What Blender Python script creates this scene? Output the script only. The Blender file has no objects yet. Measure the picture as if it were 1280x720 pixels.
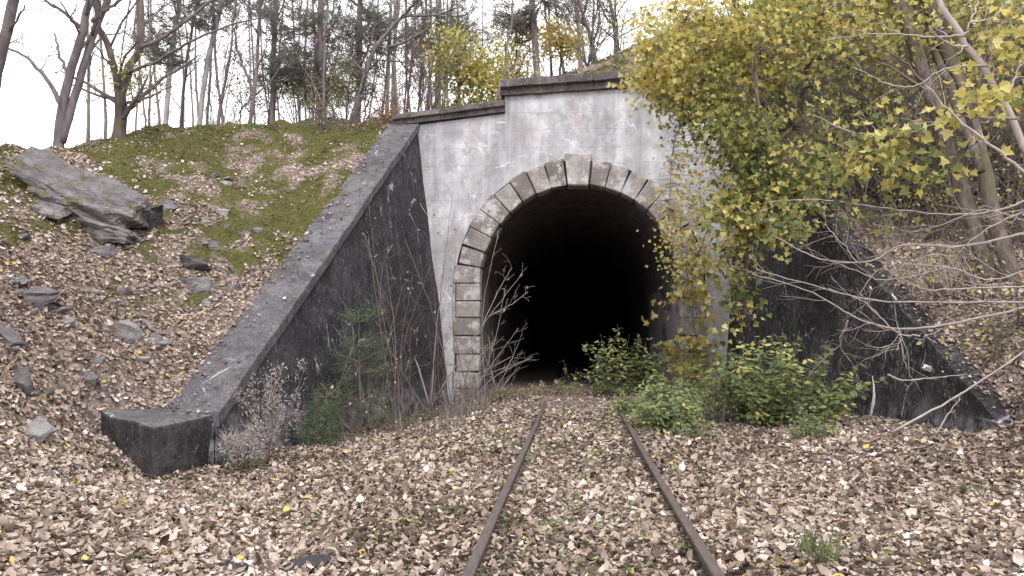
import bpy, bmesh, math, random
import numpy as np
from mathutils import Vector, Matrix

SC = bpy.context.scene
COL = SC.collection
R = math.radians

# ------------------------------------------------------------------ camera
F, CX, CY = 950.0, 640.0, 360.0            # focal length and centre in photo pixels (1280x720)
CAMZ = 1.475
YAW, PITCH = R(4.745), R(3.555)
cam_d = bpy.data.cameras.new("camera")
cam_d.sensor_width = 36.0
cam_d.lens = 36.0 * F / 1280.0
cam_d.clip_start, cam_d.clip_end = 0.05, 1000.0
cam = bpy.data.objects.new("camera", cam_d)
COL.objects.link(cam)
cam.location = (0, 0, CAMZ)
cam.rotation_euler = (R(90) + PITCH, 0, YAW)
SC.camera = cam

# ------------------------------------------------------------------ sky, sun, exposure
SUN_EL, SUN_AZ = R(50), R(200)
world = bpy.data.worlds.new("World")
SC.world = world
world.use_nodes = True
wn, wl = world.node_tree.nodes, world.node_tree.links
wn.clear()
w_out = wn.new('ShaderNodeOutputWorld')
w_bg = wn.new('ShaderNodeBackground')
w_sky = wn.new('ShaderNodeTexSky')
w_sky.sky_type = 'NISHITA'
w_sky.sun_disc = False
w_sky.sun_elevation = SUN_EL
w_sky.sun_rotation = R(180) - SUN_AZ + R(180)
w_hsv = wn.new('ShaderNodeHueSaturation')
w_hsv.inputs['Saturation'].default_value = 0.12
w_mix = wn.new('ShaderNodeMixRGB')
w_mix.inputs['Fac'].default_value = 0.82                   # closed cloud cover
w_mix.inputs['Color2'].default_value = (11.4, 11.3, 11.6, 1)
wl.new(w_sky.outputs[0], w_hsv.inputs['Color'])
wl.new(w_hsv.outputs[0], w_mix.inputs['Color1'])
wl.new(w_mix.outputs[0], w_bg.inputs['Color'])
w_bg.inputs['Strength'].default_value = 0.14
wl.new(w_bg.outputs[0], w_out.inputs['Surface'])

sun_d = bpy.data.lights.new("sun", 'SUN')
sun_d.energy = 1.3
sun_d.angle = R(25)
sun_d.color = (1.0, 0.96, 0.92)
sun = bpy.data.objects.new("sun", sun_d)
COL.objects.link(sun)
sun.rotation_euler = (R(90) - SUN_EL, 0, SUN_AZ - R(180) + R(0))
SC.view_settings.view_transform = 'Standard'
SC.view_settings.look = 'None'
SC.view_settings.exposure = 0.68
SC.view_settings.gamma = 1.0

# ------------------------------------------------------------------ helpers
RM = cam.rotation_euler.to_matrix()
RMn = np.array(RM)
CAMP = np.array([0, 0, CAMZ])

def ray(px, py):
    return RMn @ np.array([(px - CX) / F, (CY - py) / F, -1.0])

def W(px, py, Y):
    """point seen at a photo pixel, at the distance Y along the track"""
    d = ray(px, py)
    return CAMP + d * (Y / d[1])

def PXM(Y):
    return F / Y                                          # pixels per metre at a distance

def project(P):
    q = (np.asarray(P) - CAMP) @ RMn
    dz = np.maximum(-q[..., 2], 1e-3)
    return CX + F * q[..., 0] / dz, CY - F * q[..., 1] / dz, -q[..., 2]

def hsh(ix, iy, s):
    n = (ix * 374761393 + iy * 668265263 + s * 974634781) & 0xFFFFFFFF
    n = ((n ^ (n >> 13)) * 1274126177) & 0xFFFFFFFF
    return ((n ^ (n >> 16)) & 0xFFFF) / 65535.0

def vnoise(x, y, s=0):
    x = np.asarray(x, float); y = np.asarray(y, float)
    ix = np.floor(x).astype(np.int64); iy = np.floor(y).astype(np.int64)
    fx = x - ix; fy = y - iy
    fx = fx * fx * (3 - 2 * fx); fy = fy * fy * (3 - 2 * fy)
    a = hsh(ix, iy, s); b = hsh(ix + 1, iy, s); c = hsh(ix, iy + 1, s); d = hsh(ix + 1, iy + 1, s)
    return (a * (1 - fx) + b * fx) * (1 - fy) + (c * (1 - fx) + d * fx) * fy - 0.5

def fbm(x, y, s=0, o=4):
    t = 0; a = 1.0
    for k in range(o):
        t = t + a * vnoise(x * 2 ** k, y * 2 ** k, s + k); a *= 0.5
    return t

def sstep(a, b, x):
    t = np.clip((np.asarray(x, float) - a) / (b - a), 0, 1)
    return t * t * (3 - 2 * t)

def mesh_arrays(name, verts, faces_flat, sizes, attr=None, mats=(), smooth=False):
    me = bpy.data.meshes.new(name)
    verts = np.asarray(verts, np.float32)
    faces_flat = np.asarray(faces_flat, np.int32); sizes = np.asarray(sizes, np.int32)
    me.vertices.add(len(verts)); me.vertices.foreach_set('co', verts.ravel())
    me.loops.add(len(faces_flat)); me.loops.foreach_set('vertex_index', faces_flat)
    me.polygons.add(len(sizes))
    st = np.zeros(len(sizes), np.int32); st[1:] = np.cumsum(sizes)[:-1]
    me.polygons.foreach_set('loop_start', st)
    if smooth:
        me.polygons.foreach_set('use_smooth', np.ones(len(sizes), bool))
    if attr is not None:
        a = me.attributes.new('rnd', 'FLOAT', 'POINT')
        a.data.foreach_set('value', np.asarray(attr, np.float32))
    for m in mats:
        me.materials.append(m)
    me.update(calc_edges=True)
    return me

def link(name, me, parent=None):
    o = bpy.data.objects.new(name, me)
    COL.objects.link(o)
    if parent is not None:
        o.parent = parent
        o.matrix_parent_inverse = Matrix.Translation(-Vector(parent.location))
    return o

def tag(o, label=None, cat=None, group=None, kind=None):
    if label: o['label'] = label
    if cat: o['category'] = cat
    if group: o['group'] = group
    if kind: o['kind'] = kind
    return o

def thing(name, loc, label, cat, group=None):
    o = bpy.data.objects.new(name, None)
    COL.objects.link(o)
    o.location = tuple(float(v) for v in loc)
    o.empty_display_size = 0.2
    return tag(o, label, cat, group)

class Tubes:
    """collects tapering tubes along polylines"""
    def __init__(self):
        self.v, self.f, self.s, self.n, self.r = [], [], [], 0, []
    def add(self, pts, rad, k=5, rnd=0.5):
        pts = np.asarray(pts, float); n = len(pts)
        rad = np.broadcast_to(np.asarray(rad, float), (n,)) if np.ndim(rad) == 0 else np.asarray(rad, float)
        t = np.gradient(pts, axis=0)
        t /= np.maximum(np.linalg.norm(t, axis=1, keepdims=True), 1e-9)
        ref = np.array([0.31, 0.87, 0.38]) if abs(t[0] @ np.array([0.31, 0.87, 0.38])) < 0.9 else np.array([1.0, 0, 0])
        u = np.cross(t, ref); u /= np.maximum(np.linalg.norm(u, axis=1, keepdims=True), 1e-9)
        w = np.cross(t, u)
        a = np.arange(k) * 2 * math.pi / k
        ring = pts[:, None, :] + rad[:, None, None] * (np.cos(a)[None, :, None] * u[:, None, :] + np.sin(a)[None, :, None] * w[:, None, :])
        self.v.append(ring.reshape(-1, 3))
        i = np.arange(n - 1)[:, None] * k; j = np.arange(k)[None, :]; j2 = (j + 1) % k
        q = np.stack([i + j, i + j2, i + k + j2, i + k + j], -1).reshape(-1, 4) + self.n
        self.f.append(q.ravel()); self.s.append(np.full(len(q), 4))
        if k > 3 or True:
            self.f.append(np.arange(k)[::-1] + self.n); self.s.append(np.array([k]))
            self.f.append(np.arange(k) + self.n + (n - 1) * k); self.s.append(np.array([k]))
        self.r.append(np.full(n * k, rnd))
        self.n += n * k
    def build(self, name, mat, parent=None):
        if not self.n: return None
        me = mesh_arrays(name, np.concatenate(self.v), np.concatenate(self.f), np.concatenate(self.s),
                         np.concatenate(self.r), [mat], smooth=True)
        return link(name, me, parent)

# leaf outlines in leaf space: x across, y from stalk to tip; last vertex is the centre, raised
def _fan(outline, cz=0.06, cy=0.45, curl=0.0):
    o = [(x, y, curl * (x * x + (y - .5) ** 2) * 2) for x, y in outline] + [(0, cy, -cz)]
    n = len(outline)
    return np.array(o), np.array([[i, (i + 1) % n, n] for i in range(n)])
LEAF_OVAL = _fan([(0, 0), (.26, .28), (.24, .66), (0, 1), (-.24, .66), (-.26, .28)], .07)
LEAF_DIAM = _fan([(0, 0), (.3, .45), (0, 1), (-.3, .45)], .09, .5)
LEAF_CURL = _fan([(0, 0), (.3, .25), (.34, .62), (.05, 1), (-.26, .7), (-.32, .3)], .12, .45, .55)
LEAF_OAK = _fan([(0, 0), (.16, .2), (.12, .34), (.30, .5), (.22, .62), (.2, .85), (0, 1), (-.2, .82), (-.2, .62), (-.3, .46), (-.13, .32), (-.15, .18)], .08, .5, .35)
LEAF_MAPLE = _fan([(0, 0), (.18, .10), (.45, .02), (.36, .25), (.56, .48), (.26, .52), (.20, .70), (0, 1.0), (-.20, .70), (-.26, .52), (-.56, .48), (-.36, .25), (-.45, .02), (-.18, .10)], .05, .36, .25)
LEAF_MAPLE[0][:-1, 2] += .28 * np.abs(LEAF_MAPLE[0][:-1, 0]) - .22 * np.clip(LEAF_MAPLE[0][:-1, 1] - .5, 0, 1)

class Leaves:
    def __init__(self):
        self.items = []
    def add(self, shape, pos, nrm, tip, size, rnd):
        """arrays: pos (n,3), nrm (n,3), tip direction (n,3), size (n), rnd (n)"""
        V, T = shape
        pos = np.asarray(pos, float); nrm = np.asarray(nrm, float); tip = np.asarray(tip, float)
        nrm = nrm / np.maximum(np.linalg.norm(nrm, axis=1, keepdims=True), 1e-9)
        tip = tip - nrm * np.sum(tip * nrm, axis=1, keepdims=True)
        tip /= np.maximum(np.linalg.norm(tip, axis=1, keepdims=True), 1e-9)
        x = np.cross(tip, nrm)
        P = pos[:, None, :] + np.asarray(size)[:, None, None] * (V[None, :, 0:1] * x[:, None, :] + V[None, :, 1:2] * tip[:, None, :] + V[None, :, 2:3] * nrm[:, None, :])
        self.items.append((P, T, np.asarray(rnd)))
    def build(self, name, mat, parent=None):
        vs, fs, rs, n = [], [], [], 0
        for P, T, rnd in self.items:
            m, k = P.shape[:2]
            vs.append(P.reshape(-1, 3))
            fs.append((T[None] + (np.arange(m) * k)[:, None, None] + n).reshape(-1))
            rs.append(np.repeat(rnd, k)); n += m * k
        if not n: return None
        f = np.concatenate(fs)
        me = mesh_arrays(name, np.concatenate(vs), f, np.full(len(f) // 3, 3), np.concatenate(rs), [mat])
        o = link(name, me, parent)
        o['kind'] = 'stuff'
        return o

# ------------------------------------------------------------------ materials
class NT:
    def __init__(self, name, rough=0.9, spec=0.2):
        self.m = bpy.data.materials.new(name); self.m.use_nodes = True
        self.n, self.l = self.m.node_tree.nodes, self.m.node_tree.links
        self.n.clear()
        self.out = self.n.new('ShaderNodeOutputMaterial')
        self.b = self.n.new('ShaderNodeBsdfPrincipled')
        self.b.inputs['Roughness'].default_value = rough
        self.b.inputs['Specular IOR Level'].default_value = spec
        self.l.new(self.b.outputs[0], self.out.inputs['Surface'])
        self.tc = self.n.new('ShaderNodeTexCoord')
    def coord(self, scale=(1, 1, 1), loc=(0, 0, 0), rot=(0, 0, 0), src='Object'):
        mp = self.n.new('ShaderNodeMapping')
        mp.inputs['Scale'].default_value = scale; mp.inputs['Location'].default_value = loc; mp.inputs['Rotation'].default_value = rot
        self.l.new(self.tc.outputs[src], mp.inputs['Vector'])
        return mp.outputs[0]
    def noise(self, scale, detail=6, rough=0.6, vec=None, dist=0.0):
        t = self.n.new('ShaderNodeTexNoise')
        t.inputs['Scale'].default_value = scale; t.inputs['Detail'].default_value = detail
        t.inputs['Roughness'].default_value = rough; t.inputs['Distortion'].default_value = dist
        self.l.new(vec if vec is not None else self.coord(), t.inputs['Vector'])
        return t.outputs[0]
    def voro(self, scale, vec=None, feature='F1', out='Distance'):
        t = self.n.new('ShaderNodeTexVoronoi'); t.feature = feature
        t.inputs['Scale'].default_value = scale
        self.l.new(vec if vec is not None else self.coord(), t.inputs['Vector'])
        return t.outputs[out]
    def ramp(self, fac, stops, interp='LINEAR'):
        r = self.n.new('ShaderNodeValToRGB'); r.color_ramp.interpolation = interp
        e = r.color_ramp.elements
        while len(e) < len(stops): e.new(0.5)
        for q, (p, c) in zip(e, stops):
            q.position = p
            q.color = (c, c, c, 1) if isinstance(c, (int, float)) else (*c, 1)
        self.l.new(fac, r.inputs[0])
        return r.outputs[0]
    def mix(self, fac, a, b, mode='MIX'):
        m = self.n.new('ShaderNodeMixRGB'); m.blend_type = mode
        for s, v in ((m.inputs[0], fac), (m.inputs[1], a), (m.inputs[2], b)):
            if isinstance(v, (int, float)): s.default_value = v if s == m.inputs[0] else (v, v, v, 1)
            elif isinstance(v, tuple): s.default_value = (*v, 1)
            else: self.l.new(v, s)
        return m.outputs[0]
    def math(self, op, a, b=0.0, clamp=False):
        m = self.n.new('ShaderNodeMath'); m.operation = op; m.use_clamp = clamp
        for s, v in ((m.inputs[0], a), (m.inputs[1], b)):
            if isinstance(v, (int, float)): s.default_value = v
            else: self.l.new(v, s)
        return m.outputs[0]
    def attr(self, name='rnd'):
        a = self.n.new('ShaderNodeAttribute'); a.attribute_name = name
        return a.outputs['Fac']
    def objrand(self):
        return self.n.new('ShaderNodeObjectInfo').outputs['Random']
    def bump(self, h, strength=0.5, dist=0.02):
        b = self.n.new('ShaderNodeBump'); b.inputs['Strength'].default_value = strength; b.inputs['Distance'].default_value = dist
        self.l.new(h, b.inputs['Height']); self.l.new(b.outputs[0], self.b.inputs['Normal'])
    def color(self, c):
        if isinstance(c, tuple): self.b.inputs['Base Color'].default_value = (*c, 1)
        else: self.l.new(c, self.b.inputs['Base Color'])
        return self
    def translucent(self, c, fac=0.3):
        t = self.n.new('ShaderNodeBsdfTranslucent'); self.l.new(c, t.inputs['Color'])
        mx = self.n.new('ShaderNodeMixShader'); mx.inputs[0].default_value = fac
        self.l.new(self.b.outputs[0], mx.inputs[1]); self.l.new(t.outputs[0], mx.inputs[2])
        self.l.new(mx.outputs[0], self.out.inputs['Surface'])
        return self

def bark(name, c1, c2, moss=None, scale=7.0):
    m = NT(name, 0.95, 0.1)
    n1 = m.noise(scale, 8, .65, m.coord((1, 1, .25)))
    c = m.ramp(n1, [(.3, c1), (.7, c2)])
    if moss:
        c = m.mix(m.ramp(m.noise(1.3, 4), [(.52, 0.0), (.66, .8)]), c, moss)
    m.color(c); m.bump(n1, .7, .03)
    return m.m
M = {}
M['bark_dark'] = bark('bark_dark', (.075, .064, .07), (.22, .19, .20))  # bark lifted towards grey: haze over the wood put into the colour
M['bark_pale'] = bark('bark_pale', (.20, .18, .19), (.40, .37, .385))
M['bark_pine'] = bark('bark_pine', (.12, .10, .10), (.29, .24, .23))
M['bark_rough'] = bark('bark_rough', (.04, .032, .028), (.21, .17, .15), (.12, .11, .06), 11)
M['bark_moss'] = bark('bark_moss', (.06, .048, .046), (.17, .135, .13), (.15, .14, .05))
M['twig_dark'] = bark('twig_dark', (.095, .08, .082), (.21, .18, .18))
M['twig_pale'] = bark('twig_pale', (.27, .23, .22), (.48, .42, .39))
M['twig_brown'] = bark('twig_brown', (.10, .078, .07), (.25, .20, .18))
M['dead_wood'] = bark('dead_wood', (.10, .08, .075), (.27, .225, .21))

def leafmat(name, stops, tr=.3, rough=.7):
    m = NT(name, rough, .25)
    c = m.ramp(m.attr(), stops)
    c = m.mix(.35, c, m.ramp(m.noise(30, 2), [(.3, .45), (.7, 1.0)]), 'MULTIPLY')
    m.color(c).translucent(c, tr)
    return m.m
M['autumn'] = leafmat('autumn_leaf', [(0, (.08, .11, .05)), (.25, (.18, .22, .085)), (.5, (.40, .39, .13)), (.72, (.72, .62, .18)), (.88, (.84, .77, .42)), (1, (.66, .40, .08))], .5)
M['litter'] = leafmat('litter_leaf', [(0, (.065, .047, .037)), (.22, (.19, .14, .108)), (.5, (.39, .305, .25)), (.78, (.56, .465, .40)), (.93, (.77, .685, .635)), (1, (.62, .46, .15))], .1, .8)
M['needle'] = leafmat('pine_needle', [(0, (.11, .12, .11)), (.5, (.19, .20, .17)), (1, (.30, .30, .23))], .45)
M['needle_young'] = leafmat('young_needle', [(0, (.05, .085, .05)), (.6, (.11, .17, .085)), (1, (.22, .27, .13))], .3)
M['dead_leaf'] = leafmat('dead_leaf', [(0, (.14, .10, .085)), (.6, (.34, .26, .225)), (1, (.55, .45, .40))], .2)
M['rust_leaf'] = leafmat('rust_leaf', [(0, (.15, .07, .04)), (.6, (.32, .17, .09)), (1, (.42, .27, .13))], .3)
M['bush_leaf'] = leafmat('bush_leaf', [(0, (.08, .11, .05)), (.45, (.18, .23, .095)), (.8, (.33, .37, .15)), (1, (.58, .54, .19))], .35)
M['plume'] = leafmat('plume', [(0, (.30, .26, .24)), (1, (.62, .56, .52))], .3)
M['straw'] = leafmat('straw', [(0, (.10, .08, .075)), (.6, (.24, .20, .185)), (1, (.42, .37, .34))], .2)
M['moss_tuft'] = leafmat('moss_tuft', [(0, (.065, .05, .036)), (.45, (.115, .10, .052)), (.8, (.18, .165, .07)), (1, (.26, .23, .11))], .15)

M['straw_leaf'] = leafmat('straw_leaf', [(0, (.12, .10, .06)), (.5, (.26, .22, .12)), (.8, (.30, .30, .12)), (1, (.48, .42, .24))], .3)
# ground: brown soil under the leaves, moss where the bank is mossy
m = NT('ground_soil', .95, .1)
soil = m.ramp(m.noise(9, 8, .7), [(.3, (.05, .038, .034)), (.5, (.15, .115, .10)), (.72, (.30, .24, .215))])
spk = m.voro(22, None, 'F1', 'Color')
sp = m.n.new('ShaderNodeSeparateColor'); m.l.new(spk, sp.inputs[0])
soil = m.mix(m.ramp(sp.outputs[0], [(.35, 0.0), (.5, .75)]), soil, m.ramp(sp.outputs[1], [(0, (.12, .085, .07)), (.6, (.36, .28, .245)), (1, (.55, .46, .42))]))
mossc = m.ramp(m.noise(14, 6, .7), [(.3, (.04, .04, .018)), (.52, (.095, .092, .03)), (.75, (.16, .15, .05))])
mk = m.math('ADD', m.attr('moss'), m.math('MULTIPLY', m.math('SUBTRACT', m.noise(5, 6, .7), .5), .9))
hum_shade = m.math('ADD', m.attr('humus_shade'), m.math('MULTIPLY', m.math('SUBTRACT', m.noise(2.5, 5, .7), .5), .6))
soil = m.mix(m.ramp(hum_shade, [(.35, 0.0), (.65, .92)]), soil, m.ramp(m.noise(11, 7, .7), [(.3, (.03, .022, .018)), (.6, (.09, .068, .055)), (.8, (.18, .14, .12))]))  # dark earth colour, also used as painted shade under the thicket
m.color(m.mix(m.ramp(mk, [(.32, 0.0), (.75, 1.0)]), soil, mossc))
m.bump(m.noise(20, 8, .75), 1.0, .05)
M['ground'] = m.m

# portal plaster: pale grey render over faint ashlar, streaked and cracked
m = NT('portal_plaster', .9, .15)
big = m.noise(.75, 7, .62, m.coord((1, 1, .8)))
c = m.ramp(big, [(.26, (.26, .26, .28)), (.5, (.50, .495, .515)), (.7, (.70, .69, .72))])
blo = m.noise(2.6, 8, .72, m.coord((1, 1, .75), (2, 0, 5)))
c = m.mix(m.ramp(blo, [(.46, 0.0), (.62, .65)]), c, (.25, .245, .255))
c = m.mix(m.ramp(m.noise(1.9, 8, .72, m.coord((1, 1, .7), (9, 0, 1))), [(.54, 0.0), (.66, .7)]), c, (.66, .65, .68))
strk = m.noise(1.6, 6, .65, m.coord((1.6, 1, .12)))
c = m.mix(m.ramp(strk, [(.45, 0.0), (.75, .6)]), c, (.20, .20, .225))
strk2 = m.noise(2.6, 5, .6, m.coord((1.5, 1, .10), (7, 0, 3)))
c = m.mix(m.ramp(strk2, [(.58, 0.0), (.8, .75)]), c, (.62, .61, .65))
br = m.n.new('ShaderNodeTexBrick')
br.inputs['Scale'].default_value = 1.0; br.inputs['Brick Width'].default_value = .95; br.inputs['Row Height'].default_value = .48
br.inputs['Mortar Size'].default_value = .012; br.inputs['Mortar Smooth'].default_value = .6; br.inputs['Bias'].default_value = 0
br.inputs['Color1'].default_value = (.8, .8, .8, 1); br.inputs['Color2'].default_value = (1, 1, 1, 1); br.inputs['Mortar'].default_value = (.93, .93, .93, 1)
sep = m.n.new('ShaderNodeSeparateXYZ'); m.l.new(m.tc.outputs['Object'], sep.inputs[0])
cmb = m.n.new('ShaderNodeCombineXYZ'); m.l.new(sep.outputs[0], cmb.inputs[0]); m.l.new(sep.outputs[2], cmb.inputs[1])
wob = m.noise(2, 3)
vadd = m.n.new('ShaderNodeVectorMath'); vadd.operation = 'MULTIPLY_ADD'
m.l.new(wob, vadd.inputs[0]); vadd.inputs[1].default_value = (.12, .12, 0); m.l.new(cmb.outputs[0], vadd.inputs[2])
m.l.new(vadd.outputs[0], br.inputs['Vector'])
ghost = m.ramp(m.noise(.5, 3), [(.48, 0.0), (.64, .6)])
c = m.mix(ghost, c, br.outputs['Color'], 'MULTIPLY')
crk = m.voro(1.1, m.mix(.35, m.coord(), m.noise(2.2, 5), 'ADD'), 'DISTANCE_TO_EDGE')
crm = m.math('MULTIPLY', m.ramp(crk, [(.004, 1.0), (.014, 0.0)]), m.ramp(m.noise(1.4, 5, .65, m.coord((1, 1, 1), (3, 1, 4))), [(.54, 0.0), (.64, .8)]))
c = m.mix(crm, c, (.82, .82, .84))
c = m.mix(m.ramp(m.noise(16, 6, .7), [(.25, .45), (.45, 0.0)]), c, (.20, .20, .21))
# dirt that rises from the ground (damp foot of the wall)
c = m.mix(m.ramp(m.noise(1.5, 7, .7, m.coord((1, 1, .6), (1, 8, 2))), [(.52, 0.0), (.66, .55)]), c, (.36, .32, .29))
m.color(c); m.bump(m.mix(.5, br.outputs['Fac'], m.noise(12, 8, .7)), .5, .03)
M['plaster'] = m.m

def concrete(name, base, hi, lo, crack=0.0, moss=0.0, fleck=0.0):
    m = NT(name, .88, .25)
    c = m.ramp(m.noise(1.3, 9, .68), [(.3, lo), (.5, base), (.75, hi)])
    st = m.noise(2.2, 7, .7, m.coord((1.3, 1.3, .18)))
    c = m.mix(m.ramp(st, [(.5, 0.0), (.7, .75)]), c, hi)
    c = m.mix(m.ramp(m.noise(5.5, 8, .75), [(.5, 0.0), (.62, .8)]), c, lo)
    c = m.mix(m.ramp(m.noise(26, 5, .7), [(.56, 0.0), (.68, .5)]), c, tuple(min(.6, v * 2.2 + .06) for v in hi))
    if crack:
        vec = m.mix(.4, m.coord(), m.noise(1.8, 5), 'ADD')
        k = m.voro(crack, vec, 'DISTANCE_TO_EDGE')
        k = m.math('MULTIPLY', m.ramp(k, [(.003, 1.0), (.011, 0.0)]), m.ramp(m.noise(1.2, 5, .65), [(.53, 0.0), (.64, .8)]))
        c = m.mix(k, c, (.62, .61, .64))
    if fleck:
        f = m.math('MULTIPLY', m.ramp(m.noise(15, 4, .7, m.coord((1.2, 1.2, .55))), [(.56, 0.0), (.62, fleck)]), m.ramp(m.noise(.9, 4, .6, m.coord((1, 1, 1), (2, 7, 1))), [(.4, .15), (.6, 1.0)]))
        c = m.mix(f, c, (.34, .33, .36))
        sp_ = m.n.new('ShaderNodeSeparateXYZ'); m.l.new(m.tc.outputs['Object'], sp_.inputs[0])
        f2 = m.math('MULTIPLY', m.ramp(m.noise(3.5, 7, .75), [(.45, 0.0), (.62, .8)]), m.ramp(m.math('ADD', sp_.outputs[2], m.noise(1.6, 4)), [(.55, 1.0), (.95, 0.0)]))
        c = m.mix(f2, c, (.24, .23, .26))
    if moss:
        c = m.mix(m.ramp(m.noise(3.2, 7, .7), [(.54, 0.0), (.66, moss)]), c, (.10, .09, .05))
    m.color(c); m.bump(m.noise(9, 9, .75), .8, .03)
    return m.m
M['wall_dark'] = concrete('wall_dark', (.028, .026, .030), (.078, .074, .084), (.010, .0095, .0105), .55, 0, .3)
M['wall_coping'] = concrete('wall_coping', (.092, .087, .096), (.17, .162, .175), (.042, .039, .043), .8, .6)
M['coping_dirty'] = concrete('coping_dirty', (.07, .064, .066), (.15, .14, .145), (.035, .03, .03), .8, .8)
M['wall_flecked'] = concrete('wall_flecked', (.026, .023, .025), (.075, .069, .075), (.010, .009, .010), .7, .4, .55)
M['plinth'] = concrete('plinth', (.036, .033, .035), (.095, .09, .096), (.014, .013, .014), .9, .3)
M['cornice'] = concrete('cornice', (.10, .088, .088), (.20, .18, .178), (.04, .035, .036), 0, .4)

m = NT('voussoir_stone', .92, .15)
r = m.objrand()
c = m.ramp(r, [(0, (.22, .19, .18)), (.4, (.31, .272, .258)), (.75, (.42, .385, .375)), (1, (.54, .51, .50))])
c = m.mix(m.ramp(m.noise(2.2, 7, .7), [(.42, 0.0), (.68, .75)]), c, (.13, .115, .115))
c = m.mix(m.ramp(m.noise(2.6, 7, .7, m.coord((1, 1, 1), (4, 2, 9))), [(.5, 0.0), (.6, .85)]), c, (.58, .56, .57))
c = m.mix(m.ramp(m.noise(18, 5, .7), [(.5, 0.0), (.7, .45)]), c, (.16, .14, .13))
sep = m.n.new('ShaderNodeSeparateXYZ'); m.l.new(m.tc.outputs['Object'], sep.inputs[0])
m.color(c); m.bump(m.noise(8, 9, .75), .9, .04)
M['voussoir'] = m.m
m = NT('mortar', .95, .05); m.color(m.ramp(m.noise(10, 5), [(.3, (.02, .018, .018)), (.7, (.06, .05, .05))])); M['mortar'] = m.m
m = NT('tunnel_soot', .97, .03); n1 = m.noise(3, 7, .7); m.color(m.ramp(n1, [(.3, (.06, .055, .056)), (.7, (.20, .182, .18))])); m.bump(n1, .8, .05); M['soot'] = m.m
m = NT('jamb_stone_lit', .95, .1); n1 = m.noise(3, 7, .7, m.coord((1, 1, .3))); m.color(m.ramp(n1, [(.3, (.15, .143, .152)), (.7, (.36, .345, .36))])); m.bump(n1, .8, .05); M['jamb'] = m.m  # paler grey has the daylight on the right jamb painted in
m = NT('rail_steel', .62, .4); n1 = m.noise(18, 7, .7, m.coord((1, .3, 1))); m.color(m.ramp(n1, [(.3, (.055, .042, .038)), (.6, (.105, .08, .072)), (.8, (.16, .12, .10))])); m.bump(n1, .4, .01); M['rail'] = m.m
m = NT('lime', .9, .1); n1 = m.noise(14, 5); m.color(m.ramp(n1, [(.3, (.55, .55, .58)), (.6, (.8, .8, .82))])); m.bump(n1, .6, .02); M['lime'] = m.m

def slate(name, lo, hi, tint, ms=.6):
    m = NT(name, .85, .25)
    n1 = m.noise(4.0, 10, .8, m.coord((1, 1, 2.4)))
    c = m.ramp(n1, [(.3, lo), (.68, hi)])
    c = m.mix(m.ramp(m.noise(1.6, 6, .65), [(.5, 0.0), (.66, .7)]), c, tint)
    c = m.mix(m.ramp(m.noise(4.2, 6, .65, m.coord((1, 1, 1), (5, 5, 1))), [(ms, 0.0), (ms + .1, .75)]), c, (.13, .12, .045))
    ck = m.voro(1.6, m.mix(.5, m.coord((1, 1, 2.6)), m.noise(3, 5), 'ADD'), 'DISTANCE_TO_EDGE')
    c = m.mix(m.ramp(ck, [(.004, .5), (.02, 0.0)]), c, (.05, .045, .046))
    m.color(c); m.bump(n1, 1.0, .12)
    return m.m
M['slate'] = slate('slate', (.10, .092, .098), (.30, .28, .292), (.40, .36, .36))
M['slate_mossy'] = slate('slate_mossy', (.10, .092, .098), (.30, .28, .292), (.40, .36, .36), .5)
M['slate_dark'] = slate('slate_dark', (.03, .028, .032), (.13, .12, .13), (.2, .185, .19))
M['slate_pale'] = slate('slate_pale', (.26, .25, .25), (.46, .44, .44), (.5, .47, .46))

# ------------------------------------------------------------------ terrain
PY = 20.65                                               # portal face
PC = 0.1                                                 # middle of track and portal
LA, LB = W(521, 153, PY), W(268, 515, 10.6)              # inner top edge of the wing wall, portal end and low end
RA, RB = W(926, 153, PY), W(1195, 465, 12.0)
RB = RB + (RB - RA) / (RA[1] - RB[1]) * 1.25
LW, RW = 0.75, 0.34

def wl_in(Y): return LB + (LA - LB) * np.clip((np.asarray(Y) - LB[1]) / (LA[1] - LB[1]), 0, 1)[..., None]
def wr_in(Y): return RB + (RA - RB) * np.clip((np.asarray(Y) - RB[1]) / (RA[1] - RB[1]), 0, 1)[..., None]

ctrl = []
for Y in (10.8, 12.5, 14.5, 16.5, 18.5, 20.4):
    p = wl_in(np.array([Y]))[0]; ctrl.append((p[0] - LW - .05, Y, p[2] - .06))
for Y in (11.2, 12.2, 14, 16, 18, 20.4):
    p = wr_in(np.array([Y]))[0]; ctrl.append((p[0] + RW + .05, Y, p[2] - .02))
for a in [(0, 600, 6.5), (0, 500, 8), (0, 400, 9.5), (0, 300, 11), (0, 200, 13), (65, 187, 15), (150, 172, 17.5), (240, 160, 20), (330, 158, 21), (420, 153, 22),
          (120, 560, 9.9), (120, 440, 10.3), (60, 480, 9.0), (200, 300, 13.4), (300, 220, 17), (150, 230, 14.5), (100, 350, 11.8),
          (500, 146, 22.2), (560, 134, 22.4), (620, 127, 23.2), (690, 97, 23.4), (730, 83, 24), (785, 60, 25), (860, 30, 26), (1000, -10, 27),
          (1255, 350, 14), (1100, 250, 19), (1200, 300, 16), (1280, 450, 11), (1280, 540, 9.5), (1280, 620, 7.5), (1262, 545, 10.3), (1280, 200, 20), (1180, 200, 21.5)]:
    p = W(*a); ctrl.append(tuple(p))
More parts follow.
